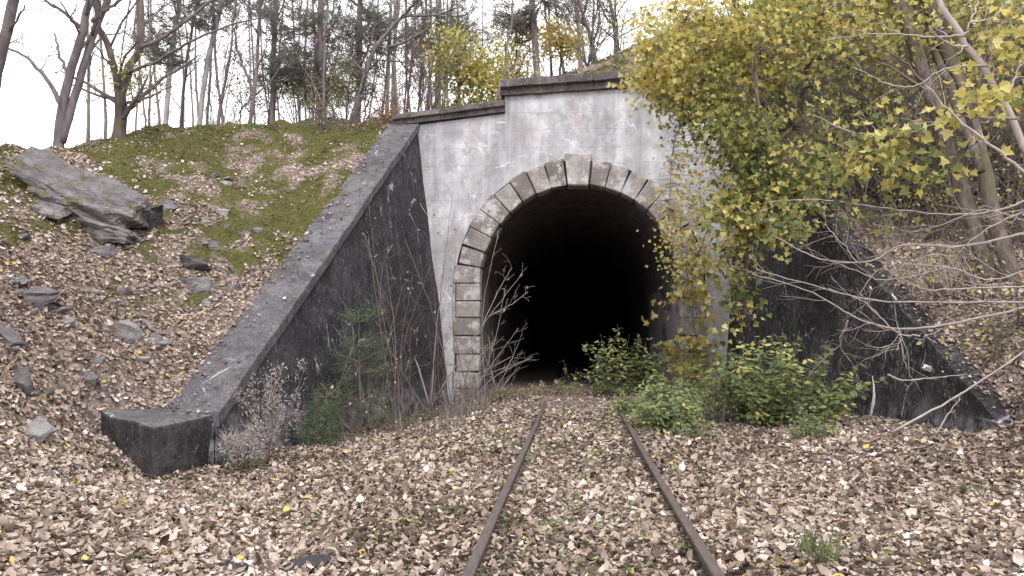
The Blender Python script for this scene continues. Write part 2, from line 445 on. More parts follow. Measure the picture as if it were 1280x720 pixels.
ctrl += [(-14, 16, 4.7), (-14, 25, 6.2), (-20, 20, 4.8), (-10, 30, 7.2), (-5, 30, 7.8), (0, 30, 9.0), (-11.5, 12, 4.0), (-14, 10, 4.2), (-9, 6.5, 2.2),
         (15, 22, 10.5), (20, 25, 15), (14, 12, 5.5), (20, 12, 9), (30, 20, 19), (11, 9, 2.2), (12, 5, 1.5), (20, 0, 4), (7, 8.5, .05), (8, 5, .2), (6, 3, 0),
         (5, 28, 12), (10, 30, 16), (0, 40, 9.5), (20, 45, 24), (-20, 45, 5), (-40, 30, 3), (-40, 0, 2), (-15, 4, 3.5), (-12, 0, 2.6), (-8, -5, 1.5), (8, -5, .3), (0, -10, -.1),
         (40, 40, 26), (40, 0, 12), (-30, 80, 3), (0, 80, 8), (40, 80, 26), (-60, -30, 2), (60, -30, 8), (0, -40, 0), (-80, 50, 2), (80, 50, 28),
         (0, 5, -.08), (2.5, 8, -.1), (-2.5, 8, -.2), (3, 2, -.05), (-3, 2, -.1), (-4.2, 8.6, -.33), (0, 11, -.1), (3, 11, -.1), (-3, 10, -.25), (-3.2, 5, -.06), (-4.6, 8.0, -.2), (4.5, 6, -.02), (5.2, 10, 0)]
ctrl = np.array(ctrl, float)

def tps_fit(P, z, lam):
    n = len(P)
    d2 = ((P[:, None] - P[None]) ** 2).sum(-1)
    K = .5 * d2 * np.log(d2 + 1e-12) + lam * np.eye(n)
    A = np.zeros((n + 3, n + 3)); A[:n, :n] = K; A[:n, n] = 1; A[:n, n + 1:] = P; A[n, :n] = 1; A[n + 1:, :n] = P.T
    return np.linalg.solve(A, np.concatenate([z, np.zeros(3)]))
TW = tps_fit(ctrl[:, :2], ctrl[:, 2], .25)
def tps(x, y):
    x = np.asarray(x, float); y = np.asarray(y, float)
    out = TW[-3] + TW[-2] * x + TW[-1] * y
    for (cx, cy), w in zip(ctrl[:, :2], TW[:-3]):
        d2 = (x - cx) ** 2 + (y - cy) ** 2
        out = out + w * .5 * d2 * np.log(d2 + 1e-12)
    return out

def floor_z(x, y):
    d = np.abs(x - PC)
    left = -.09 - .30 * sstep(1.3, 4.2, d)
    right = -.09 + .14 * sstep(2.5, 6.0, d)
    return np.where(x < PC, left, right) + .135 * sstep(12.0, 17.5, y) * sstep(2.6, 1.2, d)

def moss_mask(x, y):
    """how mossy the ground is, 0..1: the upper left bank and the hill above the portal"""
    z0 = sstep(.6, 2.8, 0.55 * (y - 9.7) + .14 * (-x - 6))
    left = np.where(x < -3.0, z0, 0) * (y > 9)
    top = np.where((y > 21.6) & (x < 6), .72, 0)
    m_ = np.maximum(left * .78, top)
    return np.clip(m_ * 1.08 + (.75 * fbm(x * .5, y * .5, 40, 3) + 1.1 * fbm(x * 2.3, y * 2.3, 47, 4)) * sstep(.0, .25, m_), 0, 1)

def height(x, y):
    x = np.asarray(x, float); y = np.asarray(y, float)
    up = tps(np.clip(x, -90, 90), np.clip(y, -45, 90))
    up = np.clip(up, -.6, 34)
    bank = sstep(3.0, 7.0, np.abs(x - PC) + 2.0 * (y > 21.5)) + .0
    up = up + bank * (.30 * fbm(x * .7, y * .7, 3, 4) + .20 * fbm(x * 2.1, y * 2.1, 9, 4) - .10 * np.abs(fbm(x * 1.2 + y * .8, y * 1.5, 31, 3)))
    fl = floor_z(x, y) + .035 * fbm(x * 1.5, y * 1.5, 21, 4)
    # inside the cutting: between the middles of the wing walls and in front of the portal
    yl = np.clip(y, LB[1], PY); pl = LB[0] + (LA[0] - LB[0]) * (yl - LB[1]) / (LA[1] - LB[1]) - .42
    yr = np.clip(y, RB[1], PY); pr = RB[0] + (RA[0] - RB[0]) * (yr - RB[1]) / (RA[1] - RB[1]) + .25
    inl = sstep(pl - .12, pl + .12, x); inr = sstep(pr + .12, pr - .12, x)
    inside = inl * inr * sstep(PY + .75, PY + .3, y)
    front_l = sstep(8.6, 9.6, y); front_r = sstep(9.9, 11.2, y)
    mid = np.where(x < PC, front_l, front_r)
    near = sstep(3.2, 1.8, np.abs(x - PC)) * (y < PY + .5)
    k = np.maximum(inside * mid, near * (1 - mid))
    return up * (1 - k) + fl * k

def axis(a, b, step, far0, far1, g=1.22):
    mid = list(np.arange(a, b + 1e-6, step))
    lo, s = [], step
    v = a
    while v > far0: s *= g; v -= s; lo.append(v)
    hi, s = [], step
    v = b
    while v < far1: s *= g; v += s; hi.append(v)
    return np.array(lo[::-1] + mid + hi)
gx = axis(-13, 13, .13, -220, 220); gy = axis(2.0, 27, .13, -150, 320)
GX, GY = np.meshgrid(gx, gy)
GZ = height(GX, GY)
nx, ny = len(gx), len(gy)
idx = np.arange(nx * ny).reshape(ny, nx)
q = np.stack([idx[:-1, :-1], idx[:-1, 1:], idx[1:, 1:], idx[1:, :-1]], -1).reshape(-1, 4)
cx_ = ((GX[:-1, :-1] + GX[1:, 1:]) / 2).ravel(); cy_ = ((GY[:-1, :-1] + GY[1:, 1:]) / 2).ravel()
keep = ~((cy_ > PY - .06) & (cy_ < PY + 1.12) & (np.abs(cx_ - PC) < 2.9))
q = q[keep]
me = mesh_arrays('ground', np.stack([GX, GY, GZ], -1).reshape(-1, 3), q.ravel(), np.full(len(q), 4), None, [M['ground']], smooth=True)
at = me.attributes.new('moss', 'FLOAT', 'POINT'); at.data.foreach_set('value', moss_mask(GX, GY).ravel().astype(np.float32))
at = me.attributes.new('humus_shade', 'FLOAT', 'POINT'); at.data.foreach_set('value', (sstep(14.5, 17.5, GY + .25 * (GX - 7)) * (GX > 3.5) * (GY < 60) + .35 * sstep(-.05, .2, -fbm(GX * .9, GY * .9, 55, 3))).ravel().astype(np.float32))  # brown earth patches; under the right thicket also shade put into the colour
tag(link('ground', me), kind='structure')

def hz(x, y): return float(height(np.array([x]), np.array([y]))[0])
def onground(x, y, dz=0.0): return np.array([x, y, hz(x, y) + dz])
def G(px, py, y0=2.5, y1=45):
    """first ground point seen at a photo pixel"""
    d = ray(px, py); ys = np.arange(y0, y1, .05); P = CAMP + d * (ys / d[1])[:, None]
    below = P[:, 2] <= height(P[:, 0], P[:, 1])
    i = int(np.argmax(below)) if below.any() else len(ys) - 1
    return onground(P[i, 0], P[i, 1])
def base_at(px, Y):
    """ground under a photo column at the distance Y"""
    p = W(px, 300, Y); return onground(p[0], Y)
def gnormal(x, y, e=.12):
    dx = (height(x + e, y) - height(x - e, y)) / (2 * e); dy = (height(x, y + e) - height(x, y - e)) / (2 * e)
    n = np.stack([-dx, -dy, np.ones_like(dx)], -1)
    return n / np.linalg.norm(n, axis=-1, keepdims=True)

# trackbed through the tunnel
bm = bmesh.new()
N = 40
vs = []
for i in range(N + 1):
    y = PY - .12 + i * 2.0
    vs.append([bm.verts.new((PC + x, y, -.13 - .02 * random.random())) for x in (-2.95, -1, 0, 1, 2.95)])
for i in range(N):
    for j in range(4):
        bm.faces.new((vs[i][j], vs[i][j + 1], vs[i + 1][j + 1], vs[i + 1][j]))
me = bpy.data.meshes.new('trackbed'); bm.to_mesh(me); bm.free(); me.materials.append(M['ground'])
tag(link('trackbed', me), kind='structure')

# ------------------------------------------------------------------ tunnel portal
def bm_obj(name, bm, mat, parent=None, smooth=False):
    bmesh.ops.recalc_face_normals(bm, faces=bm.faces)
    me = bpy.data.meshes.new(name); bm.to_mesh(me); bm.free()
    for mm in (mat if isinstance(mat, (list, tuple)) else [mat]): me.materials.append(mm)
    if smooth:
        for p in me.polygons: p.use_smooth = True
    return link(name, me, parent)

def jitter_bm(bm, amp, seed, freq=1.3):
    for v in bm.verts:
        x, y, z = v.co
        v.co.x += amp * float(fbm(y * freq + z * .7 * freq, z * freq + 3, seed, 3))
        v.co.y += amp * float(fbm(x * freq + z * .4 * freq, z * freq + 9, seed + 11, 3))
        v.co.z += amp * float(fbm(x * freq + 5, y * freq, seed + 23, 3))

def hexa(bm, c8, cuts=0):
    """a box from 8 corners: bottom 4 in order then top 4"""
    v = [bm.verts.new(tuple(map(float, c))) for c in c8]
    fs = [(3, 2, 1, 0), (4, 5, 6, 7), (0, 1, 5, 4), (1, 2, 6, 5), (2, 3, 7, 6), (3, 0, 4, 7)]
    f = [bm.faces.new([v[i] for i in q]) for q in fs]
    if cuts:
        bmesh.ops.subdivide_edges(bm, edges=list({e for ff in f for e in ff.edges}), cuts=cuts, use_grid_fill=True)
    return v

portal = thing('tunnel_portal', (PC, PY, 0), 'pale stained railway tunnel portal with a stone arch around the black opening', 'tunnel portal')
ZC = float(W(725, 354, PY)[2])                           # springing height
RI, RO = 2.70, 3.38                                      # inside radius, outer radius of the stone ring
KE_T = 0.85
# front wall: outline minus arch opening, 1 m thick
top = [W(494, 160, PY), W(631, 142, PY), W(631, 120, PY), W(800, 110, PY), W(822, 109, PY), W(822, 132, PY), W(955, 140, PY)]
outline = [(top[0][0], -1.0)] + [(p[0], p[2]) for p in top] + [(top[-1][0], -1.0)]
hole = [(PC - RO, -1.0 + .0)]
arch = [(PC + RO * math.cos(a), ZC + RO * math.sin(a)) for a in np.linspace(math.pi, 0, 49)]
# build as strips between arch and outline columns: cut by vertical lines
xs = sorted(set([p[0] for p in outline] + [p[0] for p in arch] + list(np.arange(outline[0][0], outline[-1][0], .25))))
def top_z(x, side):
    pts = [(p[0], p[2]) for p in top]
    for (x0, z0), (x1, z1) in zip(pts[:-1], pts[1:]):
        if abs(x1 - x0) < .03:
            continue
        if x0 - 1e-6 <= x <= x1 + 1e-6:
            if side > 0 and abs(x - x1) < 1e-6: continue
            if side < 0 and abs(x - x0) < 1e-6 and x > pts[0][0] + 1e-6: continue
            return z0 + (z1 - z0) * (x - x0) / (x1 - x0)
    return pts[-1][1] if x > 0 else pts[0][1]
def bot_z(x):
    d = abs(x - PC)
    return -1.0 if d >= RO - 1e-6 else ZC + math.sqrt(max(RO * RO - d * d, 0))
bm = bmesh.new()
NZ = 14
for x0, x1 in zip(xs[:-1], xs[1:]):
    if x1 - x0 < 1e-4: continue
    xm = (x0 + x1) / 2
    inside = abs(xm - PC) < RO
    b0 = bot_z(x0) if inside else -1.0; b1 = bot_z(x1) if inside else -1.0
    if inside and abs(x0 - PC) >= RO - 1e-6: b0 = ZC
    if inside and abs(x1 - PC) >= RO - 1e-6: b1 = ZC
    t0, t1 = top_z(x0, 1), top_z(x1, -1)
    for yy in (PY, PY + 1.0):
        prev = None
        for k in range(NZ + 1):
            row = [bm.verts.new((x0, yy, b0 + (t0 - b0) * k / NZ)), bm.verts.new((x1, yy, b1 + (t1 - b1) * k / NZ))]
            if prev: bm.faces.new((prev[0], prev[1], row[1], row[0]))
            prev = row
    f4 = [bm.verts.new(c) for c in ((x0, PY, t0), (x1, PY, t1), (x1, PY + 1, t1), (x0, PY + 1, t0))]; bm.faces.new(f4)
for xe, te in ((xs[0], top_z(xs[0], 1)), (xs[-1], top_z(xs[-1], -1))):
    bm.faces.new([bm.verts.new(c) for c in ((xe, PY, -1), (xe, PY + 1, -1), (xe, PY + 1, te), (xe, PY, te))])
for xe, za, zb in ((top[1][0], top[1][2], top[2][2]), (top[4][0], top[5][2], top[4][2])):
    bm.faces.new([bm.verts.new(c) for c in ((xe, PY, za), (xe, PY + 1, za), (xe, PY + 1, zb), (xe, PY, zb))])
bmesh.ops.remove_doubles(bm, verts=bm.verts, dist=.0008)
for v in bm.verts:
    if abs(v.co.y - PY) < .01:
        v.co.y += .03 * float(fbm(v.co.x * .9, v.co.z * .9, 5, 3))
bm_obj('facade_wall', bm, M['plaster'], portal, smooth=False)

def ring(bm, r0, r1, y0, y1, n=40):
    prof = [(PC - r, z) for r in (r0,) for z in (-1.0,)]
    def path(r): return [(PC - r, -1.0)] + [(PC + r * math.cos(a), ZC + r * math.sin(a)) for a in np.linspace(math.pi, 0, n)] + [(PC + r, -1.0)]
    p0, p1 = path(r0), path(r1)
    V = [[bm.verts.new((x, y, z)) for x, z in p] for p, y in ((p0, y0), (p1, y0), (p1, y1), (p0, y1))]
    for i in range(len(p0) - 1):
        for a, b in ((0, 1), (1, 2), (2, 3), (3, 0)):
            bm.faces.new((V[a][i], V[a][i + 1], V[b][i + 1], V[b][i]))
bm = bmesh.new(); ring(bm, RI + .035, RO + .05, PY + .03, PY + .9); bm_obj('mortar_bed', bm, M['mortar'], portal)
bm = bmesh.new()
path = [(PC - RI - .01, -1.0)] + [(PC + (RI + .01) * math.cos(a), ZC + (RI + .01) * math.sin(a)) for a in np.linspace(math.pi, 0, 40)] + [(PC + RI + .01, -1.0)]
prev = None
for y in (PY + .40, PY + .9, PY + 1.6, PY + 3, PY + 6, PY + 12, PY + 20, PY + 35, PY + 60, PY + 76):
    cur = [bm.verts.new((x + .05 * random.uniform(-1, 1), y, z + .04 * random.uniform(-1, 1))) for x, z in path]
    if prev:
        for i in range(len(cur) - 1): bm.faces.new((prev[i], prev[i + 1], cur[i + 1], cur[i]))
    prev = cur
bm.faces.new(prev)
bm_obj('tunnel_lining', bm, M['soot'], portal)
# smooth masonry of the two inner jambs, just inside the mouth
for s in (-1, 1):
    bm = bmesh.new()
    hexa(bm, [(PC + s * (RI - .03), PY + .3, -.9), (PC + s * (RI - .01), PY + 8.5, -.9), (PC + s * (RI + .2), PY + 8.5, -.9), (PC + s * (RI + .2), PY + .3, -.9),
              (PC + s * (RI - .01), PY + .3, ZC + .1), (PC + s * (RI - .01), PY + 8.5, ZC + .1), (PC + s * (RI + .2), PY + 8.5, ZC + .1), (PC + s * (RI + .2), PY + .3, ZC + .1)], 4)
    jitter_bm(bm, .05, 60 + s, 2)
    bm_obj('jamb_lining', bm, M['jamb'] if s > 0 else M['soot'], portal)  # only the right jamb gets the colour with daylight put into it

rng = random.Random(5)
def stone(corners, y0, y1, name='stone'):
    """a wedge: 4 (x,z) corners in order, from y0 (front) to y1"""
    bm = bmesh.new()
    j = lambda: rng.uniform(-.018, .018)
    fr = [(x + j(), y0 + rng.uniform(-.02, .02), z + j()) for x, z in corners]
    bk = [(x, y1, z) for x, z in corners]
    v = hexa(bm, bk + fr)
    bmesh.ops.recalc_face_normals(bm, faces=bm.faces)
    bmesh.ops.bevel(bm, geom=list(bm.edges), offset=.026, segments=1, affect='EDGES', profile=.6)
    for vv in bm.verts:
        vv.co += Vector((rng.uniform(-1, 1), rng.uniform(-1, 1), rng.uniform(-1, 1))) * .009
    return bm_obj(name, bm, M['voussoir'], portal)
NV = 9
half_key = math.asin(.33 / 3.0)
gap = .02
def polar(r, a): return (PC + r * math.cos(a), ZC + r * math.sin(a))
for s in (-1, 1):
    edges = np.linspace(half_key, math.pi / 2, NV + 1)
    for i in range(NV):
        a0, a1 = edges[i] + gap / 6, edges[i + 1] - gap / 6
        A0, A1 = math.pi / 2 + s * a0, math.pi / 2 + s * a1
        ro = RO + rng.uniform(-.05, .06)
        stone([polar(RI, A0), polar(ro, A0), polar(ro, A1), polar(RI, A1)], PY - rng.uniform(.03, .085), PY + .45)
    z1 = ZC - .012
    while z1 > -.5:
        hgt = rng.uniform(.42, .5); z0 = z1 - hgt
        xo = RO + rng.uniform(-.06, .08)
        xa, xb = PC - s * RI, PC - s * xo
        stone([(xa, z0), (xb, z0), (xb, z1), (xa, z1)], PY - rng.uniform(.03, .07), PY + .45)
        z1 = z0 - .018
a = half_key - gap / 6
stone([polar(RI - .03, math.pi / 2 + a), polar(RI + KE_T, math.pi / 2 + a * .98), polar(RI + KE_T, math.pi / 2 - a * .98), polar(RI - .03, math.pi / 2 - a)], PY - .17, PY + .45, 'keystone')

def coping_slab(p0, p1, hgt, proj0, proj1, depth):
    """stepped cornice block between two lower front corners: moulding below, slab above"""
    bm = bmesh.new()
    def sect(p):
        x, z = p[0], p[2]
        y = PY
        return [(x, y - proj1, z), (x, y - proj1, z + hgt * .38), (x, y - proj1 - .03, z + hgt * .42), (x, y - proj0, z + hgt * .48), (x, y - proj0, z + hgt * .94),
                (x, y - proj0 + .04, z + hgt), (x, y + depth, z + hgt), (x, y + depth, z)]
    n = max(2, int(abs(p1[0] - p0[0]) / .25))
    secs = []
    for i in range(n + 1):
        p = p0 + (p1 - p0) * i / n
        secs.append([bm.verts.new((a + rng.uniform(-.004, .004), b + rng.uniform(-.014, .014), c + rng.uniform(-.012, .012))) for a, b, c in sect(p)])
    for i in range(n):
        for k in range(8): bm.faces.new((secs[i][k], secs[i][(k + 1) % 8], secs[i + 1][(k + 1) % 8], secs[i + 1][k]))
    bm.faces.new(secs[0]); bm.faces.new(secs[-1][::-1])
    return bm_obj('coping_slab', bm, M['cornice'], portal)
def slab_run(pxs, z_line, hpx, proj0, proj1):
    for a, b in zip(pxs[:-1], pxs[1:]):
        p0, p1 = W(a, z_line(a), PY), W(b, z_line(b), PY)
        p0[1] = p1[1] = PY; p0[0] += .006; p1[0] -= .006
        coping_slab(p0, p1, hpx / PXM(PY), proj0, proj1, .95)
slab_run([492, 552, 607, 632], lambda x: 158 + (x - 494) * (141 - 158) / 137., 13, .24, .12)
slab_run([626, 690, 742, 790, 824], lambda x: 121 + (x - 628) * (110 - 121) / 160., 19, .28, .14)
slab_run([824.5, 880, 958], lambda x: 132 + (x - 822) * .04, 13, .24, .12)

# ------------------------------------------------------------------ wing walls
def sheet(bm, fn, nu, nv):
    V = [[bm.verts.new(tuple(map(float, fn(i / nu, j / nv)))) for j in range(nv + 1)] for i in range(nu + 1)]
    for i in range(nu):
        for j in range(nv): bm.faces.new((V[i][j], V[i + 1][j], V[i + 1][j + 1], V[i][j + 1]))
def lerp(a, b, t): return np.asarray(a) * (1 - t) + np.asarray(b) * t
def wing(name, A, B, width, sgn, foot_p, foot_f, end_back, label, mats, ov=.08):
    """A,B inner top edge at portal and low end; sgn -1 left, +1 right; foot_p/foot_f feet of the battered face"""
    root = thing(name, (B[0], B[1], 0), label, 'retaining wall')
    A = np.array(A); B = np.array(B); A = A + (A - B) / (A[1] - B[1]) * .12
    out = np.array([sgn * width, 0, 0])
    dz = np.array([0, 0, -.12])
    bm = bmesh.new()
    rough = lambda p, s: p + np.array([.05 * fbm(p[1] * .8, p[2] * .8, s, 4), 0, .0])
    sheet(bm, lambda u, v: rough(lerp(lerp(foot_f, foot_p, u), lerp(B + dz, A + dz, u), v), 70), 48, 26)
    sheet(bm, lambda u, v: lerp(lerp(foot_f, B + dz, v), lerp(foot_f + out * 1.2, B + out + dz, v), u), 4, 6)
    sheet(bm, lambda u, v: lerp(lerp(foot_f + out * 1.2, foot_p + out * 1.2, u), lerp(B + out + dz, A + out + dz, u), v), 12, 6)
    sheet(bm, lambda u, v: lerp(lerp(B + dz, A + dz, u), lerp(B + dz + out, A + dz + out, u), v), 24, 2)
    bmesh.ops.remove_doubles(bm, verts=bm.verts, dist=.001)
    bm_obj('wall_body', bm, mats[0], root)
    # sloping coping, one long rendered strip
    bm = bmesh.new()
    inn = np.array([-sgn * ov, 0, 0])
    up = np.array([0, 0, .05])
    def cp(u, v): 
        p = lerp(lerp(B + inn, A + inn, u), lerp(B + out, A + out, u), v)
        e = .03 * fbm(p[1] * 1.2, p[0] * 3, 77, 4)
        return p + np.array([(.02 * fbm(p[1] * 2.5, 1, 79, 3)) if v < .01 else 0, 0, e])
    sheet(bm, cp, 60, 5)
    lo = np.array([0, 0, -.2])
    sheet(bm, lambda u, v: cp(u, 0) + lo * v, 60, 2)
    sheet(bm, lambda u, v: cp(u, 1) + lo * v, 60, 1)
    sheet(bm, lambda u, v: lerp(cp(0, 0), cp(0, 1), u) + lo * v, 4, 1)
    bmesh.ops.remove_doubles(bm, verts=bm.verts, dist=.001)
    bm_obj('coping', bm, mats[1], root)
    return root

fp = W(565, 486, PY); fp[2] = -.8
ff = np.array([LB[0] + .12, LB[1] - .2, -.9])
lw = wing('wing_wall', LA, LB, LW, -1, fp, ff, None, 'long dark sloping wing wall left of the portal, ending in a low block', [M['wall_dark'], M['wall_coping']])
# low end block of the left wing wall
c_ = W(190, 533, 9.35); l_ = W(125, 515, 9.95)
b_ = np.array([LB[0] + .22, LB[1] + 1.6, c_[2] + .06])
bl_ = np.array([l_[0] - .05, b_[1], l_[2] + .05])
dn = np.array([0, 0, -1.5])
bm = bmesh.new()
tops = [l_, c_, b_, bl_]
bots = [p + dn + np.array([0.03, -.02, 0]) for p in tops]
hexa(bm, [bots[0], bots[1], bots[2], bots[3], *tops], 0)
bmesh.ops.recalc_face_normals(bm, faces=bm.faces)
bmesh.ops.bevel(bm, geom=list(bm.edges), offset=.04, segments=2, affect='EDGES', profile=.5)
bmesh.ops.triangulate(bm, faces=bm.faces)
bmesh.ops.subdivide_edges(bm, edges=[e for e in bm.edges if e.calc_length() > .25], cuts=5, use_grid_fill=True)
jitter_bm(bm, .05, 90, 2.6)
eb = bm_obj('end_block', bm, [M['plinth'], M['wall_coping']], lw)
for p in eb.data.polygons:
    if p.normal.z > .75: p.material_index = 1

fpr = W(902, 486, PY); fpr[2] = -.8
ffr = np.array([RB[0] - .06, RB[1] - .1, -.7])
RBe = np.array(RB)
rw = wing('wing_wall', RA, RBe, RW, 1, fpr, ffr, None, 'dark blackened wing wall right of the portal, streaked with white lime', [M['wall_flecked'], M['wall_flecked']], .015)

def on_right_wall(px, py):
    """point on the battered face of the right wing wall seen at a pixel"""
    n = np.cross(fpr - ffr, RBe - ffr); n /= np.linalg.norm(n)
    if n[0] > 0: n = -n
    d = ray(px, py); t = (n @ (ffr - CAMP)) / (n @ d)
    return CAMP + d * t, n
def deposit(pxs, widths, seed):
    bm = bmesh.new(); prev = None
    rg = random.Random(seed)
    for (px, py), w in zip(pxs, widths):
        p, n = on_right_wall(px, py)
        side = np.cross(n, [0, 0, 1]); side /= np.linalg.norm(side)
        row = [bm.verts.new(tuple(p + n * .03 + side * (-w + rg.uniform(-.3, .3) * w))), bm.verts.new(tuple(p + n * (.035 + w * .5))), bm.verts.new(tuple(p + n * .03 + side * (w + rg.uniform(-.3, .3) * w)))]
        if prev:
            bm.faces.new((prev[0], prev[1], row[1], row[0])); bm.faces.new((prev[1], prev[2], row[2], row[1]))
        prev = row
    bm_obj('lime_deposit', bm, M['lime'], rw, True)
deposit([(1093, 470), (1095, 482), (1095, 495), (1093, 508), (1090, 520), (1088, 530)], [.02, .045, .05, .045, .03, .012], 1)
deposit([(1116, 366), (1121, 374), (1121, 385), (1122, 396), (1119, 405)], [.015, .04, .03, .03, .01], 2)
deposit([(1025, 415), (1033, 425), (1040, 440), (1052, 450), (1063, 458), (1078, 462), (1091, 470)], [.006, .010, .009, .013, .009, .010, .014], 3)
deposit([(1063, 458), (1066, 448), (1063, 438)], [.009, .009, .005], 4)

# ------------------------------------------------------------------ railway track
track = thing('railway_track', (PC, 3, 0), 'single railway track with rusty rails running into the tunnel, sleepers buried in leaves', 'railway track')
prof = [(-.062, -.145), (.062, -.145), (.062, -.135), (.012, -.118), (.010, -.045), (.034, -.032), (.035, -.004), (.028, 0), (-.028, 0), (-.035, -.004), (-.034, -.032), (-.010, -.045), (-.012, -.118), (-.062, -.135)]
bm = bmesh.new(); prev = None; rv = []
for i, y in enumerate(np.concatenate([np.arange(-6, 30, .6), np.arange(30, 96, 6)])):
    cur = [bm.verts.new((x + .006 * math.sin(y * .6), float(y), z + .008 * math.sin(y * .45))) for x, z in prof]
    if prev:
        for k in range(len(prof)): bm.faces.new((prev[k], prev[(k + 1) % len(prof)], cur[(k + 1) % len(prof)], cur[k]))
    else: bm.faces.new(cur)
    prev = cur
bmesh.ops.recalc_face_normals(bm, faces=bm.faces)
rail_me = bpy.data.meshes.new('rail'); bm.to_mesh(rail_me); bm.free(); rail_me.materials.append(M['rail'])
for s in (-1, 1):
    o = bpy.data.objects.new('rail', rail_me); COL.objects.link(o); o.parent = track
    o.location = (s * .7535, -3, .035 if s < 0 else .03)

# ------------------------------------------------------------------ rocks
def rock(px, py, wpx, hpx, label, mat='slate', name='rock', depth=.6, ang=0.0, seed=1, sink=.15, strata=True, cat='rock', pos=None, cuts=4):
    g = G(px, py + hpx * .25) if pos is None else np.array(pos)
    s = 1 / PXM(g[1])
    wx, wz = wpx * s / 2, hpx * s / 2
    wy = wx * depth
    bm = bmesh.new()
    hexa(bm, [(-wx, -wy, -wz), (wx, -wy, -wz), (wx, wy, -wz), (-wx, wy, -wz), (-wx, -wy, wz), (wx, -wy, wz), (wx, wy, wz), (-wx, wy, wz)], cuts)
    rg = random.Random(seed)
    ph = rg.uniform(0, 50)
    planes = []
    for k in range(9):
        n = Vector((rg.gauss(0, 1), rg.gauss(0, 1), rg.gauss(0, .8))).normalized()
        planes.append((n, rg.uniform(.62, .95)))
    for v in bm.verts:
        u = Vector((v.co.x / wx, v.co.y / wy, v.co.z / wz))
        for n, d in planes:
            e = u.dot(n) - d
            if e > 0: u -= n * e
        x, y, z = u
        k = 1 + .22 * float(fbm(x * 1.7 + ph, z * 2.4 + y + ph, seed, 4))
        st = .10 * (float(vnoise(np.array(z * 4.5 + ph + .4 * x), np.array(.3 + ph), seed + 5))) if strata else 0
        if cuts > 10:
            st = .26 * math.floor(4 * (float(fbm(x * .8 + ph, z * 2.6 + y * 1.5 + ph, seed + 2, 2)) + .7)) / 4 - .12
        k += .10 * float(fbm(x * 4 + ph, z * 9 + y * 4 + ph, seed + 9, 3)) * (1 if cuts > 3 else 0)
        v.co = Vector((wx * x * (k + st), wy * y * (k + st), wz * z * k))
    o = bm_obj(name, bm, M[mat], None)
    o.location = tuple(g + np.array([0, wy * .3, wz * (1 - sink * 2) * .6]))
    o.rotation_euler = (rg.uniform(-.1, .1) + R(14), ang, rg.uniform(-.3, .3))
    return tag(o, label, cat)

rock(88, 242, 172, 80, 'big grey slate slab jutting from the mossy bank at upper left', 'slate_mossy', depth=.5, ang=R(27), seed=3, sink=.34, pos=G(92, 264), cuts=18)
rock(140, 292, 70, 26, 'flat rock ledge under the front edge of the big slate slab', 'slate', depth=.7, ang=R(16), seed=41, sink=.25, pos=G(128, 296), cuts=8)
rock(60, 262, 60, 24, 'mossy rock ledge under the left part of the big slate slab', 'slate_mossy', depth=.7, ang=R(20), seed=42, sink=.3, cuts=8)
rock(170, 270, 60, 30, 'dark rock tucked under the lower right end of the big slate slab', 'slate_dark', depth=.6, ang=R(-12), seed=8, pos=G(172, 283))
rock(208, 258, 28, 17, 'pale flat stone just right of the big slate slab', 'slate', depth=.6, ang=R(22), seed=9)
rock(240, 330, 46, 24, 'upper dark layered rock on the bank halfway to the wing wall', 'slate_dark', depth=.7, ang=R(10), seed=12)
rock(243, 356, 44, 20, 'grey rock with a crack directly below the dark layered rock', 'slate', depth=.7, ang=R(4), seed=13)
rock(258, 381, 14, 12, 'small pale stone beside the moss near the wing wall coping', 'slate_pale', seed=14)
rock(163, 420, 36, 26, 'pale angular stone slab among leaves left of the wing wall', 'slate_pale', depth=.6, ang=R(24), seed=15, sink=.1)
rock(205, 431, 27, 12, 'small flat pale stone nearest the sloping coping', 'slate_pale', depth=.7, ang=R(-12), seed=16)
rock(10, 424, 42, 22, 'grey slab cut off by the photo edge on the bank', 'slate', depth=.7, ang=R(30), seed=17)
rock(38, 372, 60, 22, 'low grey lichen rock buried in leaves on the left bank', 'slate', depth=.7, ang=R(12), seed=18, sink=.35)
rock(26, 478, 22, 44, 'narrow grey upright rock above the white stone at left', 'slate', depth=.8, ang=R(-18), seed=19)
rock(44, 540, 54, 34, 'broad whitish flat stone on the leaf slope left of the end block', 'slate_pale', depth=.7, ang=R(3), seed=20, sink=.15)
rock(22, 614, 26, 14, 'small bluish grey stone near the left photo edge', 'slate', seed=21)
rock(61, 598, 20, 14, 'small grey stone between bluish stone and dead branch', 'slate', seed=22)
rock(125, 315, 34, 18, 'half buried grey stone below the big slate slab', 'slate', seed=23, sink=.35)
rock(150, 295, 30, 12, 'thin ledge of grey rock below the dark tucked rock', 'slate', seed=24, sink=.3)
rock(255, 275, 18, 9, 'little pale stone on the moss right of the slab', 'slate_pale', seed=25, sink=.3)
rock(378, 712, 60, 22, 'dark rounded rock at the bottom edge left of the track', 'slate_dark', seed=27, sink=.32)
rock(295, 714, 44, 18, 'dark flat rock at the bottom edge nearest the left corner', 'slate_dark', seed=28, sink=.32)
pw, nw = on_right_wall(1162, 464)
rock(1162, 466, 24, 9, 'white flake of stone stuck on the low end of the right wing wall', 'lime', pos=pw + np.array([0.05, 0, 0.0]), seed=29, depth=.5, ang=R(8))
rng2 = random.Random(77)
